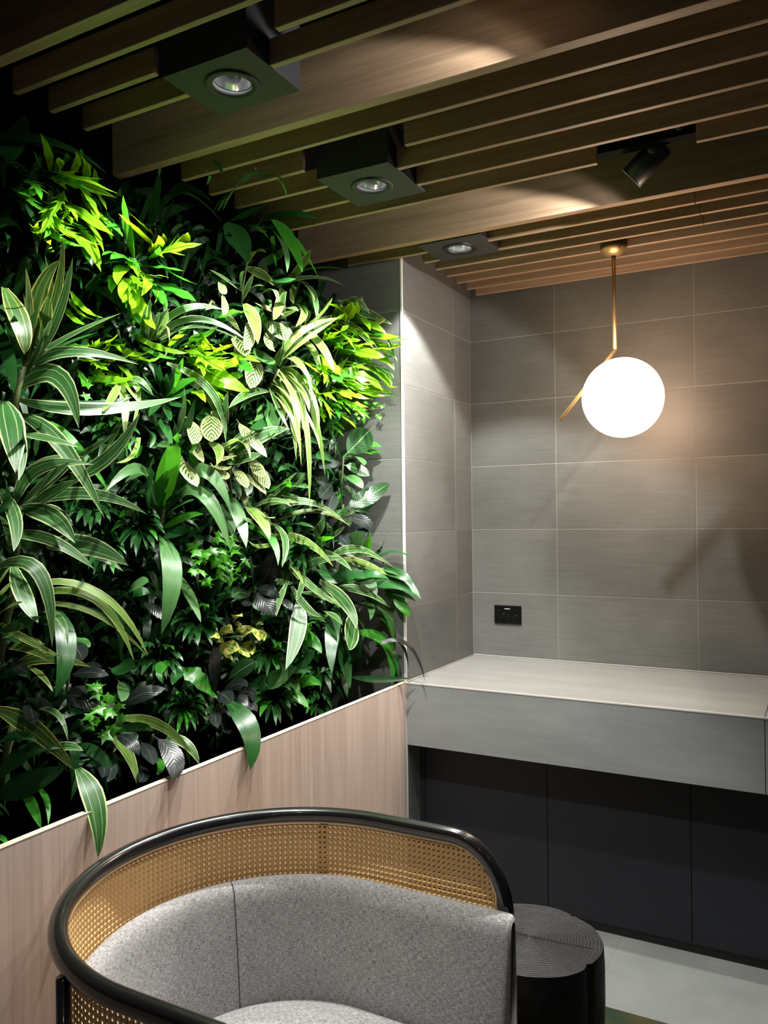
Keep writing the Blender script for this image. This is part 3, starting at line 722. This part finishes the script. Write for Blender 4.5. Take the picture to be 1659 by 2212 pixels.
plant('lobed_fern', 'broad oak-shaped lime fronds in the middle of the wall', (425, 790, -.28), 'F', 'w', (-.25, -.15, -.08),
 '405 742 448 778 488 800 110 s=f;425 796 470 815 536 846 46;290 721 345 751 406 763 20;455 762 482 752 507 741 46 s=f;480 760 512 768 563 783 34;365 748 386 727 403 724 16;400 742 440 722 476 702 38 m=B s=e;'
 '474 690 512 673 540 680 28 m=B;250 742 290 766 326 757 20;420 765 445 745 440 725 40 s=f;430 800 470 790 512 790 34;470 800 500 792 508 770 26;490 830 520 835 537 846 24;395 780 430 790 440 815 36 s=f;380 770 410 760 445 772 34 s=f;440 820 470 850 485 865 20;410 850 425 845 445 870 24;505 775 525 790 545 805 30 m=B',
 stem=[(425, 800, -.3), (430, 780, -.24), (425, 760, -.2), .003])
plant('lobed_fern', 'small crinkled lime fronds beside the long striped leaf at the left', (215, 740, -.30), 'F', 'w', (-.27, -.19, -.12),
 '200 736 232 740 255 720 36 s=f;180 746 200 748 216 730 28 s=f;153 629 182 668 223 687 17;200 811 250 822 289 814 26;255 790 270 800 284 822 20;165 770 190 780 215 775 30 s=f;190 770 215 790 235 800 32 s=f;230 770 260 775 290 760 22;170 800 180 820 178 835 20 m=I;235 800 255 820 280 835 22;225 755 245 745 262 760 34 s=f;150 752 170 745 190 755 22 m=I')
plant('striped_dracaena', 'tall striped dracaena at the left edge with a pale leaf tipped orange', (32, 862, -.24), 'S', 's', (-.20, -.10, -.03),
 '10 622 44 700 53 766 44 m=Y x=-.12,-.05,-.03;45 800 62 690 55 578 24 m=Y;60 780 84 640 131 561 34 m=Y;75 772 122 640 136 508 18 m=Y;65 792 122 690 157 556 24;55 792 132 735 262 676 19;50 812 140 760 300 787 25;30 842 122 812 171 927 44;'
 '35 862 205 884 393 857 30;10 866 26 930 33 1022 52;40 896 132 962 226 1119 36;85 762 97 690 105 640 28 m=Y;45 830 90 740 110 690 16;20 880 45 960 40 1040 24;-5 700 20 780 30 850 26 m=G;40 800 36 730 30 680 24 m=G',
 stem=[(28, 1040, -.26), (32, 860, -.20), (48, 790, -.17), .010])
plant('striped_dracaena', 'striped dracaena fanning right at the left edge, second one down', (42, 1100, -.24), 'S', 's', (-.19, -.10, -.03),
 '35 1086 84 1012 204 1003 28;42 1092 98 1040 152 998 40;50 1092 190 1066 320 1112 25;45 1098 112 1118 163 1174 42;0 1056 32 1120 29 1192 30;20 1156 112 1168 207 1232 28;100 1178 192 1180 278 1222 42;40 938 92 945 172 966 24;'
 '130 1042 232 988 303 890 26;150 1000 200 967 250 936 13;45 1032 52 970 45 920 18 m=G;60 1100 120 1060 170 1040 26;-10 1120 15 1090 10 1030 20 m=G;20 1180 15 1140 -5 1110 20;150 1020 180 1020 205 990 12',
 stem=[(30, 1250, -.26), (36, 1150, -.22), (42, 1095, -.19), .010])
plant('striped_dracaena', 'striped dracaena at the left edge with three thin leaves arching far right, third one down', (20, 1300, -.22), 'S', 's', (-.17, -.08, -.03),
 '-10 1226 84 1236 113 1400 34;30 1222 52 1290 83 1346 38;95 1257 228 1290 321 1419 17 m=W s=g;98 1279 215 1302 290 1428 18 m=W s=g;100 1305 210 1328 318 1416 11 m=W s=g;0 1346 62 1384 136 1421 14 m=Y;28 1442 100 1421 198 1441 24 m=Y;'
 '125 1318 143 1405 118 1507 40 m=G x=-.15,-.07,-.05;-5 1291 17 1266 38 1243 9 m=W s=g;-5 1330 20 1310 50 1300 12 m=W s=g;-10 1275 10 1240 22 1225 9 m=W s=g;95 1322 132 1340 146 1398 14;20 1400 60 1400 110 1430 20 m=Y;0 1360 40 1350 90 1330 24 m=K;60 1440 90 1460 115 1495 12 m=Y',
 stem=[(0, 1420, -.24), (15, 1330, -.2), (40, 1230, -.17), .010])
plant('green_cordyline', 'plain green cordyline with one upright leaf and broad leaves drooping both ways', (348, 1130, -.26), 'B', 's', (-.20, -.11, -.03),
 '348 1096 365 1010 385 934 44;338 1082 300 1013 226 1064 26 m=K;355 1096 434 1066 498 1192 54 m=K;370 1072 440 1016 500 1106 38 m=K;485 1060 514 1112 532 1184 36 m=K;348 1146 396 1119 441 1111 20;350 1156 372 1240 348 1372 48 m=K x=-.18,-.05,-.03;'
 '385 1240 412 1290 434 1345 26 m=K;335 1102 322 1055 332 985 32 m=G;360 1092 388 1062 422 1028 24 m=G;325 1120 318 1080 330 1050 14 m=G;355 1110 390 1090 420 1080 26 m=G;340 1150 380 1150 420 1140 30 m=D',
 stem=[(335, 1200, -.27), (342, 1140, -.23), (350, 1092, -.2), .009])
plant('striped_grass_plant', 'long pale grass cascading down the middle right of the wall', (592, 822, -.26), 'W', 'g', (-.22, -.11, -.05),
 '603 798 634 868 651 1007 13;608 795 664 850 703 1028 14;606 797 656 890 668 1099 14;595 820 626 880 640 994 13;604 797 657 800 672 868 12;610 776 642 780 671 828 14;605 800 650 840 668 890 16;590 845 622 880 645 962 11;588 830 617 850 642 890 11;585 850 607 868 634 916 10;'
 '600 800 668 905 690 970 10;590 791 650 718 734 686 14;596 786 657 735 735 683 12;640 726 692 680 718 643 8;645 704 692 745 722 804 20;580 845 538 850 494 882 22 m=S s=s;600 800 640 860 655 930 12;598 805 632 850 648 930 12;612 796 668 840 690 930 12;585 840 600 880 625 930 10 m=S;607 780 620 740 650 720 10;600 790 612 750 605 700 10 m=S',
 stem=[(570, 860, -.28), (590, 825, -.23), (602, 798, -.2), .006])
plant('lobed_fern', 'largest lime fern, spreading over the tiled pier at the upper right', (725, 770, -.26), 'F', 'w', (-.24, -.12, -.05),
 '740 700 804 724 862 727 28;745 690 794 698 836 723 24;790 700 812 696 833 691 26 m=P;790 745 836 750 869 745 24;740 745 792 762 834 771 26;780 770 828 776 852 801 18;700 806 758 808 823 827 66 s=f;740 830 800 840 848 848 20;760 835 796 850 836 855 11;830 812 838 832 863 836 9;'
 '790 790 826 812 846 842 20;735 702 758 670 762 655 24;760 690 772 668 770 647 13;715 682 735 668 708 657 18;715 840 740 852 760 863 24;690 850 706 880 715 906 34 s=f;735 856 762 876 791 906 32 s=f;710 880 746 904 771 926 28 s=f;690 740 722 722 755 702 54 s=f;700 702 737 720 765 752 54 s=f;'
 '645 770 667 790 691 806 36 s=f;720 760 745 740 780 735 44 s=f;730 790 765 790 800 800 36 s=f;740 720 775 715 800 735 40 s=f;720 810 760 825 805 830 34 s=f;700 760 715 790 735 810 36;680 780 700 800 700 830 30 s=f;745 760 780 745 810 742 30;765 680 785 690 800 715 22;700 690 725 690 745 675 26 s=f;680 860 700 850 730 870 28 s=f;725 840 755 850 800 862 26;770 800 800 820 828 845 18;650 800 668 830 690 850 26 m=I s=f;760 880 780 890 800 905 20 m=I s=f',
 stem=[(715, 800, -.28), (725, 765, -.22), (740, 735, -.17), .003])
plant('striped_dracaena', 'dark striped leaf pointing right behind the largest fern', (735, 690, -.22), 'S', 's', (-.20, -.14, -.10),
 '730 652 796 678 846 701 30;735 690 780 720 815 760 22;835 730 847 755 854 786 7 m=G;740 660 770 650 800 680 18')
plant('rubber_plant', 'rubber plant with a large glossy leaf pointing up beside the pier', (735, 1000, -.24), 'R', 'e', (-.18, -.13, -.09),
 '743 986 776 953 799 929 50 m=V;783 961 802 959 824 966 16 m=B s=s;775 973 792 979 806 979 16 m=B s=s;760 984 778 990 786 1005 20 m=K;740 1004 772 1013 798 1028 26 m=V;740 1030 766 1035 784 1056 20 m=K;738 1000 712 998 690 1012 30;735 985 722 950 719 915 12 m=G s=s;740 1082 737 1045 731 1014 14 m=G s=s;'
 '720 995 700 985 680 990 28 m=G s=s;715 960 700 945 690 950 24 m=G;700 985 690 960 660 955 20 m=G;745 1040 758 1050 766 1062 18;700 1010 690 1030 700 1050 34', stem=[(735, 1090, -.22), (738, 1040, -.19), (742, 985, -.17), .004])
plant('rubber_plant', 'rubber plant with one dark glossy leaf reaching out over the pier tiles', (735, 1115, -.22), 'R', 'e', (-.17, -.12, -.08),
 '742 1098 790 1075 843 1043 36 m=V;742 1098 730 1108 726 1118 18 m=V;735 1116 745 1106 750 1097 14 m=K;742 1122 782 1124 809 1152 24;752 1126 777 1136 791 1157 22;722 1155 740 1164 754 1178 20;730 1060 715 1080 710 1110 30;720 1040 705 1060 690 1075 30', stem=[(728, 1150, -.22), (736, 1115, -.19), (742, 1090, -.17), .004])
plant('striped_dracaena', 'white-edged dracaena with long leaves arching right below the cascading grass', (595, 1130, -.26), 'S', 's', (-.21, -.12, -.05),
 '590 1114 652 1082 741 1121 17;598 1126 682 1104 758 1138 12 m=W;574 1092 597 1062 642 1019 13;570 1100 602 1084 648 1086 13 m=W;531 1092 562 1122 582 1166 32 m=W;530 1136 584 1160 601 1222 20 m=B;584 1130 614 1162 609 1226 20;584 1163 656 1168 720 1224 18 m=W;677 1164 691 1140 702 1113 16;690 1176 717 1160 745 1136 14;'
 '650 1232 692 1210 742 1206 15;670 1172 700 1164 723 1160 20 m=B;615 1206 640 1234 655 1264 17 m=W;620 1212 668 1262 736 1312 24;690 1186 730 1206 760 1233 13;560 1150 545 1130 520 1120 16;540 1100 590 1080 630 1095 14;610 1140 640 1130 680 1140 20 m=G;600 1170 560 1180 535 1165 10 m=W;640 1200 660 1180 680 1190 18 m=G;612 1070 640 1050 660 1020 10;600 1060 620 1048 625 1035 18 m=B',
 stem=[(610, 1250, -.27), (600, 1180, -.24), (592, 1115, -.21), .007])
plant('striped_dracaena', 'green and white striped leaves spilling over the pier edge at the lower right', (735, 1250, -.22), 'S', 's', (-.18, -.11, -.05),
 '718 1200 775 1186 835 1216 24;738 1207 792 1220 837 1242 20 m=W;755 1186 770 1164 786 1148 32 m=K;785 1190 799 1168 797 1143 24 m=B;800 1206 822 1186 830 1164 7 m=G s=g;818 1204 852 1192 890 1205 9 m=G s=g;763 1240 793 1254 814 1287 30 m=K;728 1270 788 1278 843 1313 22;788 1297 834 1324 849 1387 32 m=K;690 1255 747 1303 770 1360 28;650 1280 702 1290 739 1313 20;'
 '730 1306 717 1370 717 1457 30 m=G;765 1330 757 1370 754 1405 42;740 1380 744 1432 756 1488 38 m=G;760 1422 776 1400 788 1374 38 m=G s=e;720 1250 760 1240 790 1250 30 m=G;700 1320 720 1330 740 1350 18;690 1200 700 1240 730 1260 20 m=G;780 1300 800 1310 800 1340 18 m=K', stem=[(700, 1330, -.27), (720, 1270, -.22), (738, 1210, -.19), .006])
plant('green_cordyline', 'dark green ribbed leaves hanging over the pier corner at the lower right', (815, 1250, -.16), 'G', 's', (-.13, -.06, .0),
 '795 1256 852 1254 909 1294 48;820 1232 862 1240 892 1264 24;830 1276 866 1284 899 1300 22;850 1290 872 1312 884 1333 22 m=B;770 1250 800 1240 840 1250 24;', stem=[(760, 1265, -.18), (790, 1258, -.15), (815, 1250, -.13), .003])
plant('green_cordyline', 'lone green leaf bending down to the planter edge at its far end', (765, 1360, -.18), 'B', 's', (-.14, -.06, -.03),
 '770 1366 836 1394 846 1481 30;824 1389 882 1394 918 1471 11 m=R s=g x=-.06,.0,.02;762 1463 822 1468 894 1465 14 m=D x=-.10,-.05,-.02', stem=[(740, 1350, -.2), (755, 1360, -.17), (770, 1366, -.14), .003])
# ivies: bright palmate leaves scattered round a centre
def ivy(label, ctr, rad, n, size, X, mat='I', vines=()):
    rng = random.Random(hash_(label)); b = at(ctr[0], ctr[1], X-.08); e = empty('ivy', b, label, 'plant', GROUPS['ivy'])
    for k in range(n):
        a = rng.uniform(0, 6.28); q = math.sqrt(rng.random()); u = ctr[0]+rad[0]*q*math.cos(a); v = ctr[1]+rad[1]*q*math.sin(a)
        P = at(u, v, X+.035*(1-q)+rng.uniform(-.02, .02)); r = size*rng.uniform(.7, 1.2)/F_PX*depth(P)/1.6
        nrm = FACE+np.array([rng.uniform(-.5, .5), rng.uniform(-.5, .5), rng.uniform(-.4, .5)])
        link('leaf', ivy_mesh(P, r, nrm, np.array([rng.uniform(-.6, .6), rng.uniform(-.6, .6), -1.0]), rng), L[mat], e, True)
    for vn in vines: link('vine', tubem([at(*q) for q in vn], .0012, 5), M['stem'], e, True)
ivy('dense round clump of bright green ivy left of the dark rubber leaves', (470, 1208), (66, 62), 46, 30, -.13)
ivy('small bright ivy clump between grey rubber leaves above the planter at the left', (228, 1530), (44, 62), 18, 34, -.10)
ivy('tiny green creeper sprig against the pier below the largest fern', (795, 885), (34, 26), 22, 13, -.13, 'I', (((760, 890, -.18), (795, 885, -.14), (818, 882, -.13)),))
ivy('loose green creeper in the shade behind the wavy lime fern', (240, 845), (60, 40), 14, 22, -.22)
plant('golden_pothos', 'yellow-blotched trailing pothos low in the middle of the wall', (505, 1385, -.22), 'P', 't', (-.17, -.13, -.09),
 '505 1335 512 1328 524 1332 20;480 1372 492 1362 500 1350 26;478 1392 498 1400 518 1402 36;545 1355 552 1365 560 1385 34;525 1375 538 1366 552 1362 30;535 1385 540 1400 545 1415 24;520 1395 528 1410 540 1420 20;560 1360 566 1370 570 1385 20;450 1378 462 1372 474 1380 20;520 1420 528 1428 534 1436 18 m=I',
 stem=[(440, 1385, -.16), (480, 1378, -.14), (530, 1372, -.13), .0014])
plant('rubber_plant', 'near-black rubber leaves in the middle of the wall below the ivy clump', (553, 1272, -.22), 'R', 'e', (-.16, -.11, -.07),
 '548 1270 546 1235 538 1203 32;550 1275 577 1274 604 1292 24;545 1276 571 1300 592 1330 36;553 1268 580 1234 592 1190 44;598 1290 616 1300 637 1321 20;575 1268 586 1264 596 1254 16;540 1285 530 1300 545 1305 20;535 1255 520 1240 530 1215 24;545 1290 520 1280 500 1290 26 m=V', stem=[(540, 1330, -.24), (548, 1290, -.2), (552, 1268, -.17), .004])
plant('striped_dracaena', 'single white-striped leaf hanging straight down above the pale green leaf', (645, 1300, -.2), 'S', 's', (-.15, -.10, -.06),
 '646 1298 642 1365 617 1447 34;622 1255 602 1300 597 1332 12;630 1266 662 1312 697 1332 15;660 1240 650 1270 640 1300 12', stem=[(650, 1250, -.2), (648, 1280, -.17), (646, 1300, -.15), .004])
plant('bright_leaved_plant', 'small plant with one shiny bright green leaf low in the wall right of centre', (650, 1400, -.22), 'G', 't', (-.17, -.12, -.07),
 '642 1386 672 1384 695 1412 30 m=B;648 1372 664 1350 683 1345 22 m=B;622 1432 652 1428 682 1402 32;636 1482 666 1470 695 1481 24 m=B;608 1450 642 1447 673 1452 20;610 1500 640 1505 667 1531 28 m=B;615 1470 636 1480 643 1502 20 m=K;655 1340 680 1335 705 1345 14 m=K;660 1360 672 1368 675 1385 10 m=B;570 1475 600 1465 640 1440 36 m=K;540 1480 580 1470 610 1440 30 m=G', stem=[(640, 1500, -.22), (642, 1450, -.19), (645, 1390, -.17), .003])
plant('rubber_plant', 'rubber plant with an upright black leaf beside the yellow pothos', (470, 1500, -.22), 'R', 'e', (-.15, -.10, -.06),
 '466 1486 464 1440 462 1396 34;475 1496 512 1478 534 1482 24;468 1498 484 1502 499 1520 34;498 1503 530 1512 556 1537 30;488 1472 522 1446 554 1429 32 m=V;470 1520 465 1546 470 1572 24;480 1530 486 1560 496 1586 26;505 1500 540 1495 545 1515 20;455 1480 445 1450 450 1425 20', stem=[(478, 1580, -.24), (474, 1530, -.2), (470, 1495, -.16), .004])
plant('bright_leaved_plant', 'crinkled bright green leaf left of the upright black rubber leaf', (410, 1450, -.2), 'B', 'w', (-.16, -.11, -.08),
 '398 1444 426 1466 459 1502 40;440 1485 455 1498 470 1508 14 m=B;395 1440 380 1460 372 1480 22 m=G;370 1430 345 1445 350 1475 20 m=B', stem=[(380, 1480, -.2), (390, 1460, -.18), (398, 1444, -.16), .003])
plant('green_cordyline', 'long dark green leaf hanging over the planter front, left of the middle', (485, 1510, -.18), 'G', 's', (-.13, -.02, .028),
 '490 1514 538 1575 540 1664 50;', stem=[(470, 1560, -.2), (478, 1530, -.16), (490, 1514, -.13), .004])
plant('striped_dracaena', 'striped dracaena at the lower left, one leaf hanging well down the planter front', (20, 1640, -.2), 'S', 's', (-.16, -.10, -.05),
 '-10 1531 78 1578 161 1664 36 m=Y;168 1660 207 1742 212 1853 44 x=-.09,-.005,.03;50 1706 72 1745 89 1791 20 m=B;80 1700 101 1730 104 1782 13 m=B;-5 1682 60 1623 132 1616 32 m=G;160 1612 212 1630 252 1686 24 m=G;85 1531 126 1545 147 1601 12;-5 1722 70 1688 142 1658 48 m=D;-8 1800 5 1812 16 1824 16 m=B;100 1625 140 1612 180 1622 24;-5 1600 40 1590 80 1600 24 m=D;20 1760 0 1740 -20 1735 30 m=D',
 stem=[(0, 1700, -.22), (10, 1640, -.19), (30, 1560, -.16), .009])
plant('rubber_plant', 'rubber plant with broad grey-sheened leaves at the lower left', (140, 1480, -.22), 'R', 'e', (-.14, -.09, -.05),
 '148 1460 190 1452 235 1459 26;132 1506 172 1504 220 1531 46;148 1388 166 1402 179 1427 38;55 1500 66 1530 75 1566 30;254 1531 300 1502 358 1487 32;254 1468 266 1490 262 1516 24 m=K;234 1442 262 1444 291 1421 30 m=G;274 1282 294 1263 321 1257 38 m=K;20 1430 40 1440 60 1455 24;310 1300 330 1310 350 1340 34', stem=[(150, 1540, -.22), (145, 1490, -.18), (150, 1440, -.15), .004])
plant('striped_dracaena', 'pale striped leaves curving to the planter edge below the small ivy', (250, 1565, -.2), 'S', 's', (-.14, -.09, -.05),
 '255 1553 348 1568 420 1638 20 m=W;235 1589 278 1630 297 1698 22 m=W;360 1594 402 1608 431 1652 30;240 1580 300 1570 330 1580 18 m=G;', stem=[(240, 1640, -.22), (245, 1600, -.18), (255, 1553, -.14), .004])
plant('rubber_plant', 'dark rubber leaves drooping onto the planter edge, left of the hanging green leaf', (330, 1590, -.2), 'R', 'e', (-.13, -.07, -.03),
 '328 1588 372 1630 372 1686 44 x=-.10,-.03,.012;300 1598 322 1625 331 1652 30;245 1588 276 1598 301 1632 28;340 1638 348 1655 338 1675 16 m=B s=s;235 1640 240 1660 232 1690 26;300 1650 310 1670 300 1690 24;210 1640 225 1660 220 1680 22', stem=[(320, 1640, -.2), (324, 1610, -.17), (330, 1588, -.12), .004])
plant('herringbone_plant', 'clump of cream herringbone leaves in the very middle of the wall', (480, 990, -.24), 'C', 'e', (-.18, -.12, -.07),
 '457 888 457 920 456 955 42;511 906 541 945 577 988 42;455 1000 471 1020 489 1036 38;508 1008 521 1030 534 1055 24;524 1018 550 1040 575 1068 26;392 984 404 1015 426 1052 44;540 1008 562 1026 581 1057 26;474 984 490 990 507 986 30;452 955 473 974 468 1006 20 m=W s=s;430 940 425 970 440 1000 26;470 1000 480 1010 500 1010 26;400 900 420 930 415 960 30;545 985 555 1010 570 1030 24;560 1130 575 1118 592 1120 24', stem=[(490, 1060, -.26), (480, 1010, -.22), (465, 960, -.18), .003])
plant('striped_dracaena', 'bright green leaves with clean white lines right of the cream herringbone clump', (500, 990, -.24), 'S', 's', (-.19, -.12, -.07),
 '493 992 560 943 626 925 30;490 976 522 950 558 935 16;480 966 522 953 541 992 16 m=W;577 870 590 905 584 943 30 m=K;608 951 632 944 652 951 14;490 915 487 880 492 848 16;490 1000 530 990 565 980 22;500 1010 520 980 545 965 16;600 960 630 970 652 955 14;575 1062 607 1050 622 1040 18 m=B;617 1060 642 1049 669 1055 32 m=K s=t;580 900 560 920 540 925 20 m=G;610 910 600 890 615 880 16 m=G;640 1030 620 1010 600 1020 16 m=G', stem=[(500, 1070, -.26), (496, 1030, -.23), (492, 990, -.2), .004])
plant('compact_dracaena', 'dark rosette of short pointed leaves left of the broad lime fronds', (352, 858, -.26), 'G', 's', (-.22, -.16, -.11),
 '352 856 342 828 334 798 18;352 856 346 820 345 786 18;353 856 358 830 361 806 18;354 856 366 828 376 798 18;355 856 380 815 396 772 18 m=B;356 856 392 830 427 818 22 m=B;350 856 328 835 308 808 18;350 858 320 845 298 832 18;356 858 395 850 420 838 18;350 862 335 880 322 900 18;352 862 362 890 368 910 18;348 860 318 862 295 858 18;356 862 380 875 400 880 18')
plant('green_cordyline', 'two upright slender dark leaves above the plain green cordyline', (388, 955, -.24), 'G', 's', (-.19, -.13, -.09),
 '384 940 396 880 397 832 18 m=K;390 960 407 912 421 861 18;360 785 457 848 488 957 19 m=S;345 905 360 930 372 960 18 m=G;360 950 352 965 345 965 24 m=K;405 940 420 950 415 975 14 m=B', stem=[(385, 1000, -.25), (387, 970, -.22), (388, 940, -.19), .004])
plant('striped_grass_plant', 'pair of pale pointed leaves hanging between the wavy lime fronds and the dark rosette', (262, 825, -.22), 'W', 's', (-.17, -.12, -.09),
 '258 826 242 860 222 889 18;263 832 270 880 268 942 17;290 830 300 860 278 955 8 s=g;262 820 285 850 310 880 7 s=g;270 825 300 820 332 855 14 m=S;300 945 285 985 250 1000 10 s=g', stem=[(265, 800, -.22), (263, 815, -.19), (262, 828, -.17), .003])
# dark rosettes filling the lower middle of the wall
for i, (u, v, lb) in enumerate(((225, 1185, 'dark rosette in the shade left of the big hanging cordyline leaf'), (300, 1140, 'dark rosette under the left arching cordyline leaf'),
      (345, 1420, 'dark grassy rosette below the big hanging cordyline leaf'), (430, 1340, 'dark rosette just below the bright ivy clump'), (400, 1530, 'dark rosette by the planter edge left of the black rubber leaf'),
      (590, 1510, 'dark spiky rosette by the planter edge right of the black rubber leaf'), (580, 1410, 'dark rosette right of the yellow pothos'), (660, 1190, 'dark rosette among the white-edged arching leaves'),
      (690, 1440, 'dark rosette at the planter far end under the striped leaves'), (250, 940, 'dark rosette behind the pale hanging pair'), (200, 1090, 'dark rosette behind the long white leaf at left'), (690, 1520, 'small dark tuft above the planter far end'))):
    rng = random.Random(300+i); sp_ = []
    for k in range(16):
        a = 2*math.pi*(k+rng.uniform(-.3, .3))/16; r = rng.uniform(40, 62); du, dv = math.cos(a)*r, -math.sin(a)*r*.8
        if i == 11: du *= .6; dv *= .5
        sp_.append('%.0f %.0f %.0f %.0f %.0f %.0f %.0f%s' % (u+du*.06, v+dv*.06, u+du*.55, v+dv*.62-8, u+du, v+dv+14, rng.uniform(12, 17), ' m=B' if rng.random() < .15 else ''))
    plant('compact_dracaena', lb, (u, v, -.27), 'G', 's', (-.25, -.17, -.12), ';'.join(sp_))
# dense dark undergrowth that nobody could count: one object
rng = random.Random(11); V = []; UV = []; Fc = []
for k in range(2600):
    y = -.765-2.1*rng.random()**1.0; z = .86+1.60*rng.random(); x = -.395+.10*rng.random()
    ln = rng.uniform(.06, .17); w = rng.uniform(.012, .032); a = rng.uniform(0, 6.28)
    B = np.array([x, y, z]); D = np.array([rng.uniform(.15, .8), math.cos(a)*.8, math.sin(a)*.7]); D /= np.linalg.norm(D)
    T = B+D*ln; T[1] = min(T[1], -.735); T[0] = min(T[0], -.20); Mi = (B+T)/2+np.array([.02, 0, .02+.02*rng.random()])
    ctl = 2*Mi-.5*(B+T); i0 = len(V); nrm = FACE+np.array([rng.uniform(-.6, .6) for _ in range(3)])
    S = np.cross(D, nrm); S /= np.linalg.norm(S)+1e-9
    for i in range(6):
        t = i/5; P = (1-t)**2*B+2*t*(1-t)*ctl+t*t*T; q = float(width_strap(np.array([t]))[0])*w*.5
        V += [P-S*q, P+S*q]; UV += [(0, t), (1, t)]
        if i: j = i0+2*i; Fc.append((j-2, j-1, j+1, j))
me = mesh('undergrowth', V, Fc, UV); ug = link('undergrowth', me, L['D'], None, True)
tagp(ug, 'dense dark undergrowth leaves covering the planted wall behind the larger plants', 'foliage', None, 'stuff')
